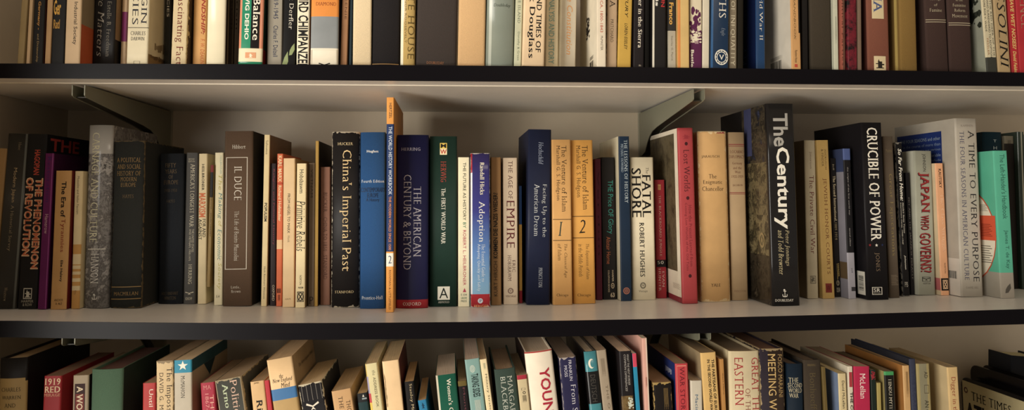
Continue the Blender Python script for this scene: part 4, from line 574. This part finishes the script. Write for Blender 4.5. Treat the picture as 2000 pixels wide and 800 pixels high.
B_('pale cream green address book with a colourful left edge, bottom shelf', 712, 711, 723, 751.5, 'd5c996', 'p', [('the', .5, .75, 724, 734, 'd', '8a8468', 'si'), ('ADDRESS BOOK', .52, .72, 738, 796, 'd', '6b644c', '')], [(0, .1, 600, 735, 'c9b060'), (0, .14, 735, 768, '9a94b0'), (0, .2, 768, 786, 'c04448'), (0, .2, 786, 1000, 'd9b83c')], pg='a58d66')
B_('tall plain cream book with a dark red side, right of the address book', 742.5, 706, 752, 788.5, 'e6c391', 'p', [('@splat', .02, .1, 730, 800, 'h', '8f7a50', '', 'c')], [(1, 2, 600, 1000, '6a2a1f')], pg='a58d66', W=.14)
B_('black paperback with cream lettering leaning left, right of the plain cream book', 789.5, 745.5, 795, 814, '1b1716', 'p', [('Stanley Milgram', .4, .75, 750, 830, 'd', 'cdb88c', 's', 'a')], pg='a5804e', W=.12)
B_('small bright blue paperback with an orange brown page top, bottom shelf', 816, 782, 819, 847, '1d7ca4', 'p', [('@cat', .35, .65, 786, 798, 'h', '123c58', '', 'm')], pg='b58a54')
B_('green and white paperback with bold white lettering, centre of the bottom shelf', 840, 733.5, 846.5, 897, '14624c', 'p', [("Women's Oppression", .45, .72, 741, 860, 'd', 'e3dcc6', 'sb')], [(0, .1, 600, 1000, 'd6ccb2')], pg='a89480', W=.13)
B_('black book with a yellow band, between the green and the blue grey spines', 894, 744, 899.5, 917, '1c1618', 'p', [('Montage', .4, .7, 757, 830, 'd', '6a3a40', '')], [(0, 1, 600, 754, '6a5a24'), (0, 1, 600, 744, '2a2018')], pg='8a6a44')
B_('pale blue grey paperback with a white swirl and black capitals, bottom shelf', 907.5, 702.5, 919, 949, '7fa39c', 'p', [('@swirl', .28, .62, 714, 728, 'h', 'd3d6c6', '', 'm'), ('TAKING SIDES', .3, .78, 731, 776, 'd', '243230', 'b'), ('@lines', .35, .75, 782, 815, 'd', 'd3d6c6', '', 's')], pg='a08c7c')
B_('narrow cream paperback with black serif letters beside the pale blue grey one', 936.5, 702, 949.5, 967.5, 'e6d2a2', 'p', [('Military Strategy', .4, .72, 730, 812, 'd', '2c241a', 's'), ('@lines', .4, .7, 709, 722, 'd', 'a9b598', '', 'm')], pg='a08562')
B_('dark green grey book with two lines of pale serif capitals, bottom shelf', 961.5, 722.5, 969.5, 1015, '42544a', 'c', [('MARGARET', .56, .8, 736, 830, 'd', 'b9bdae', 's', 'a'), ('BLACKBERRY', .24, .48, 737, 845, 'd', 'b9bdae', 's', 'a')], [(-1, 0, 600, 1000, '1f231f')], hard=1, pg='8c745a')
B_('small cream paperback with a red top band beside the thick white book', 1009.5, 733, 1016.5, 1036, 'cbb98f', 'p', [('@box', .3, .7, 758, 762, 'h', '6a6250', '', 'm'), ('O', .4, .7, 764, 770, 'h', '2c261e', 'b', 'm'), ('@lines', .35, .75, 772, 786, 'd', '4a4232', '', 'p')], [(0, 1, 600, 741, 'a8243a')], pg='8f785a')
B_('thick white hardback with large red sans capitals, centre of the bottom shelf', 1024.5, 688.5, 1037, 1094.5, 'eaddc6', 'p', [('YOUNG', .45, .82, 721, 832, 'd', 'b01f38', 'b')], [(0, 1, 600, 690.5, 'b0443c'), (-1, 0, 600, 1000, '2a1a18'), (1, 2, 600, 1000, '2a1a18')], hard=1, bulge=.1, pg='a59480')
B_('navy hardback with white lettering right of the thick white hardback', 1089.5, 699, 1098, 1133.5, '2a284c', 'p', [('FRANKLIN', .52, .7, 704, 744, 'd', 'c9c6d0', '', 'a'), ('MOSS', .24, .42, 714, 736, 'd', 'c9c6d0', '', 'a'), ('From Slavery', .45, .85, 752, 850, 'd', 'cfccd2', 's')], worn=(.4, 'a49a94'), pg='8a7868')
B_('teal and black hardback with a white crescent on top of its spine', 1140.5, 687, 1152, 1177.5, '1d1c1c', 'g', [('@crescent', .25, .75, 701, 720, 'h', 'e3ddc8', '', 'm'), ('DEUTSCH', .3, .7, 732, 785, 'd', '4a4640', '')], [(0, 1, 600, 726, '3f8890'), (0, 1, 789, 1000, '3f8890'), (-1, 0, 600, 1000, '241f20')], hard=1, pg='b8a68e')
B_('plain grey tan book with faint lettering, right of the crescent book', 1164.5, 684.5, 1178, 1206, 'a3937c', 'p', [('THE OTHER', .5, .72, 752, 840, 'd', '7d6d58', 's'), ('@lines', .3, .7, 700, 735, 'd', '93836c', '', 'c')], pg='8a745c')
B_('black paperback with white fine print above a flower picture, bottom shelf', 1200.5, 686, 1207, 1240, '211c1e', 'p', [('WHAT THE NEXT BORDER', .6, .76, 692, 752, 'd', 'aaa49c', 'i'), ('COMMON DIFFERENCES', .36, .52, 692, 764, 'd', 'aaa49c', 'i'), ('@splat', .5, .95, 776, 800, 'h', 'ccd0bc', '', 'c')], [(0, 1, 773, 1000, 'photo:3a2c1c,5a4426,7c6438,2a2018')], pg='b09c84')
B_('thin paperback with a pink top and bright blue below, bottom shelf', 1235, 690, 1243, 1251, '128cb0', 'g', (), [(0, 1, 600, 716, 'd0405c'), (1, 2, 600, 708, 'a83048'), (1, 2, 708, 1000, '1c4c58')], pg='b5a690')
B_('very tall thin pale pink book reaching up to the shelf above', 1253.5, 660, 1259.5, 1269.5, 'd9a694', 'p', [('@lines', .4, .7, 736, 756, 'd', 'a86a5a', '', 'm')], [(.7, 1, 600, 1000, 'e3cdb8')], pg='d0b8a0', W=.16)
B_('black worn paperback with gold cracks left of the red bordered spine', 1276, 747, 1279, 1316.5, '1c1613', 'p', [('@lines', .55, .8, 758, 800, 'd', '8a7040')], worn=(.6, 'a58a4c'), pg='8a6844')
B_('red paperback with a thin border line and dark lettering, bottom shelf', 1316.5, 710, 1319.5, 1348, 'c03a40', 'p', [('@frame', .12, .86, 713, 1010, 'h', 'd98a74', '', 'r'), ('WAR STORIES', .32, .68, 716, 820, 'd', '6f1c26', 's'), ('@lines', .68, .9, 727, 738, 'd', 'c9ccd6', 'L', 'k')], [(-1, 0, 600, 1000, '22336c')], pg='8a7254', W=.14)
B_('plain white grey paperback with blue lettering beside the tan one, bottom shelf', 1347.5, 743, 1349, 1374, 'c9c0ac', 'p', [('Macintosh', .35, .6, 770, 830, 'd', '4f6c84', '')], pg='9a866a')
B_('tall tan paperback with two columns of black condensed capitals, bottom shelf', 1367, 689, 1374.5, 1408.5, 'd9b268', 'p', [('THE PARTISANS OF EUROPE', .66, .84, 702, 815, 'd', '2b2014', 'b'), ('IN THE SECOND WORLD WAR', .38, .56, 702, 806, 'd', '2b2014', 'b')], [(-1, 0, 600, 1000, 'a08c68')], pg='7a6648', W=.15)
B_('narrow orange tan paperback between the tan book and the white one with red capitals', 1404, 701, 1409, 1419, 'b8843e', 'p', [('Karl Marx', .4, .65, 729, 770, 'd', '6a4420', '')], pg='7a6248')
B_('white hardback with two columns of red serif capitals, bottom shelf', 1417.5, 686, 1420, 1486.5, 'e2d0a6', 'p', [('GREAT THEMES', .72, .96, 698, 850, 'd', 'b03034', 's'), ('EASTERN', .16, .44, 698, 791, 'd', 'b03034', 's'), ('OF THE', .5, .66, 758, 808, 'd', '9a5a48', 's')], [(-1, 0, 600, 1000, 'c9b890')], hard=1, bulge=.06, pg='7c6a52')
B_('dark hardback with tan sans capitals down its spine, right of the red lettered white one', 1484, 681, 1487.5, 1536, '38303a', 'p', [('MEETING WITH', .32, .64, 691, 830, 'd', 'cfae6c', ''), ('FOSCO MARAINI', .74, .92, 692, 775, 'd', 'a88a54', '', 'a')], [(.34, 1, 600, 1000, '3a2c22')], hard=1, bulge=.05, worn=(.5, 'a58f68'), pg='6a4a36')
B_('navy hardback with four short rows of cream capitals, bottom shelf right', 1536.5, 710, 1538, 1571, '182a3a', 'p', [('THE', .08, .66, 737, 746, 'h', 'cbbf9c', 's'), ('SECOND', .04, .9, 747.5, 756, 'h', 'cbbf9c', 's'), ('WORLD', .06, .88, 757.5, 766, 'h', 'cbbf9c', 's'), ('WAR', .1, .66, 767.5, 776, 'h', 'cbbf9c', 's')], hard=1, pg='5a4838')
B_('dark grey brown hardback with faint gold lettering, bottom shelf right', 1570, 703, 1573.5, 1609, '4a3f32', 'c', [('@lines', .2, .7, 710, 714, 'h', '7a6844', '', 'a'), ('Bonhoeffer', .3, .65, 728, 815, 'd', '5f5236', 's')], hard=1, pg='5a4a38')
B_('narrow olive gold book beside the blue cover side, bottom shelf right', 1605, 716, 1610, 1617, '6c5a2c', 'p', pg='6a563a')
B_('cream paperback with a dusty blue side and thin black lettering, bottom shelf right', 1637.5, 729, 1640, 1656.5, 'd0bd8c', 'p', [('David McLellan', .4, .7, 743, 797, 'd', '2c241a', '', 'a')], [(-1, 0, 600, 1000, '7a8ba8')], pg='a8966c')
B_('white paperback with a red lozenge and bold black capitals, left of the crimson spine', 1655, 715, 1657.5, 1668, 'd3c8b0', 'p', [('@rect', .2, .85, 726, 755, 'h', 'a8343a', '', 'm'), ('THE COMMUNIST', .3, .85, 765, 860, 'd', '231e1a', 'b')], pg='b5a68c')
B_('bright crimson paperback with white sans lettering, bottom shelf right', 1667.5, 715, 1669.5, 1701, 'b8164a', 'p', [('McLellan', .35, .7, 729, 777, 'd', 'ecdcd2', '', 'a')], pg='8f7c60')
B_('dark green paperback with a red flower right of the crimson one', 1700.5, 722, 1703, 1713, '1f2c24', 'p', [('@splat', .05, .95, 724, 742, 'h', '9c2430', '', 'c')], pg='6a563a')
B_('narrow yellow olive paperback right of the dark green one', 1712.5, 747, 1714, 1722, 'a89650', 'p', pg='6a563a')
B_('black paperback with a green top band and white letters, bottom shelf right', 1727.5, 725, 1730.5, 1750, '1d1c18', 'p', [('HINDU MYTHS', .35, .65, 740, 806, 'd', 'd3cab0', 's')], [(0, 1, 600, 732, '3f9a58'), (-1, 0, 600, 1000, 'a3955a'), (.92, 1, 732, 1000, 'b5ab90')], pg='6f5c40')
B_('tan paperback with an orange brown side, left of the blue grey spine', 1763, 713.5, 1767, 1780, 'c9a066', 'p', [('@lines', .4, .75, 725, 775, 'd', '8a6a3c', '', 'a')], [(-1, 0, 600, 1000, 'a8702c')], pg='8a6a3c', W=.15)
B_('tall narrow blue grey hardback beside the tan paperback, bottom shelf right', 1776.5, 701, 1781, 1793, '44485c', 'c', [('THE ROAD', .3, .7, 722, 800, 'd', '3a3c54', '')], [(-1, 0, 600, 1000, '2c2c34')], hard=1, pg='8a7458', W=.15)
B_('tan and grey olive paperback with dark spine lettering, bottom shelf right', 1789.5, 710, 1794, 1820, 'a3935f', 'p', [('AD', .55, .8, 725, 738, 'd', '4a4230', ''), ('@box', .5, .85, 751, 768, 'd', '6a6048', '', 'm'), ('AN OVERVIEW', .5, .8, 781, 850, 'd', '3a3424', '')], [(.2, .75, 600, 1000, '8a8468')], pg='7a6648')
B_('cream hardback with small dark red lettering and a black photo on its side', 1850, 717, 1855, 1876, 'cdae74', 'p', [('Digger in the', .2, .7, 736, 812, 'd', '9c3c24', 's'), ('@rect', .0, .56, 742, 900, 'h', '1f1c18', 'L', 'c'), ('@lines', .1, .4, 724, 728, 'h', '5a4a34', 'L', 'k')], [(-1, 0, 600, 1000, 'cbb485')], pg='8a7656')

for row in 'TMB':
    for b in BOOKS[row]: place(b)
    settle(BOOKS[row])
    for b in BOOKS[row]: build(b)

# ------------------------------------------------------------------ atlases at the right end of the bottom shelf
def atlas(label, x, yb, yf, th, h, col, title):
    root = empty('atlas', (x + th / 2, yf, Z_LOW + .0004)); tag(root, label, 'book', GROUP['B'])
    n = 6; rr = .016; D = yb - yf
    out = [(0, 0), (D, 0)] + [(D - rr + rr * math.cos(t), h - rr + rr * math.sin(t)) for t in np.linspace(0, math.pi / 2, n)] + [(0, h)]
    for s in (-1, 1):                                 # two boards with rounded corners, then the spine
        bm = bmesh.new(); xa, xb = s * th / 2, s * (th / 2 - .003)
        A = [bm.verts.new((xa, y, z)) for y, z in out]; B2 = [bm.verts.new((xb, y, z)) for y, z in out]
        bm.faces.new(A); bm.faces.new(B2[::-1])
        for i in range(len(out)): j = (i + 1) % len(out); bm.faces.new((A[i], A[j], B2[j], B2[i]))
        finish('board', bm, [mat(col, 'g')], root)
    bm = bmesh.new(); box(bm, -th / 2 + .0031, th / 2 - .0031, 0, .003, 0, h); finish('spine', bm, [mat(col, 'g')], root)
    bm = bmesh.new(); box(bm, -th / 2 + .0032, th / 2 - .0032, .004, D - .006, .003, h - .007); finish('pages', bm, [page_mat('8a7c64')], root)
    if title:
        bm = bmesh.new(); box(bm, -th / 2 - .0004, -th / 2 - .0001, .0, D - .004, .01, h - .006); finish('jacket_panel', bm, [mat('d3c594', 'p')], root)
        bm = bmesh.new(); ml = ['1d1a16', '5a2430']
        def put(t, ya, yb2, z0, z1, mi, st):
            Vv, Fs = glyphs(t, st); vv = [bm.verts.new((-th / 2 - .0008, ya + (yb2 - ya) * u, z0 + (z1 - z0) * v)) for u, v in Vv]
            for f in Fs:
                try: bm.faces.new([vv[i] for i in f]).material_index = mi
                except ValueError: pass
        put('THE TIMES', D - .027, D - .121, h - .034, h - .020, 0, 's'); put('ATLAS OF', D - .010, D - .150, h - .074, h - .040, 0, 'b')
        put('O', D - .008, D - .018, h - .026, h - .016, 1, 'b'); finish('title', bm, [mat(c, 't') for c in ml], root, None)
pa = at(1880, 736, 1.30); pb = at(1896, 712, 1.30)
atlas('large atlas with a cream cover and bold black title at the right end, bottom shelf', pa.x, 1.305, 1.00, .020, pa.z - Z_LOW + .001, '17151a', True)
atlas('large plain black atlas standing behind the cream covered one, bottom right', pa.x + .0215, 1.31, .995, .024, pa.z - Z_LOW + .020, '141216', False)
pd = at(1967, 695, 1.30)
b = dict(row='B', label='dark blue black book against the wall at the right edge, bottom shelf', x1=1967, y1=695, x2=1967, x3=2030, y2=800, col='22242a', kind='p', T=(), P=(), o=dict(rec=.27, W=.06, hard=1))
place(b); b['BL'].x = max(b['BL'].x, pa.x + .0465 + .0006); build(b)
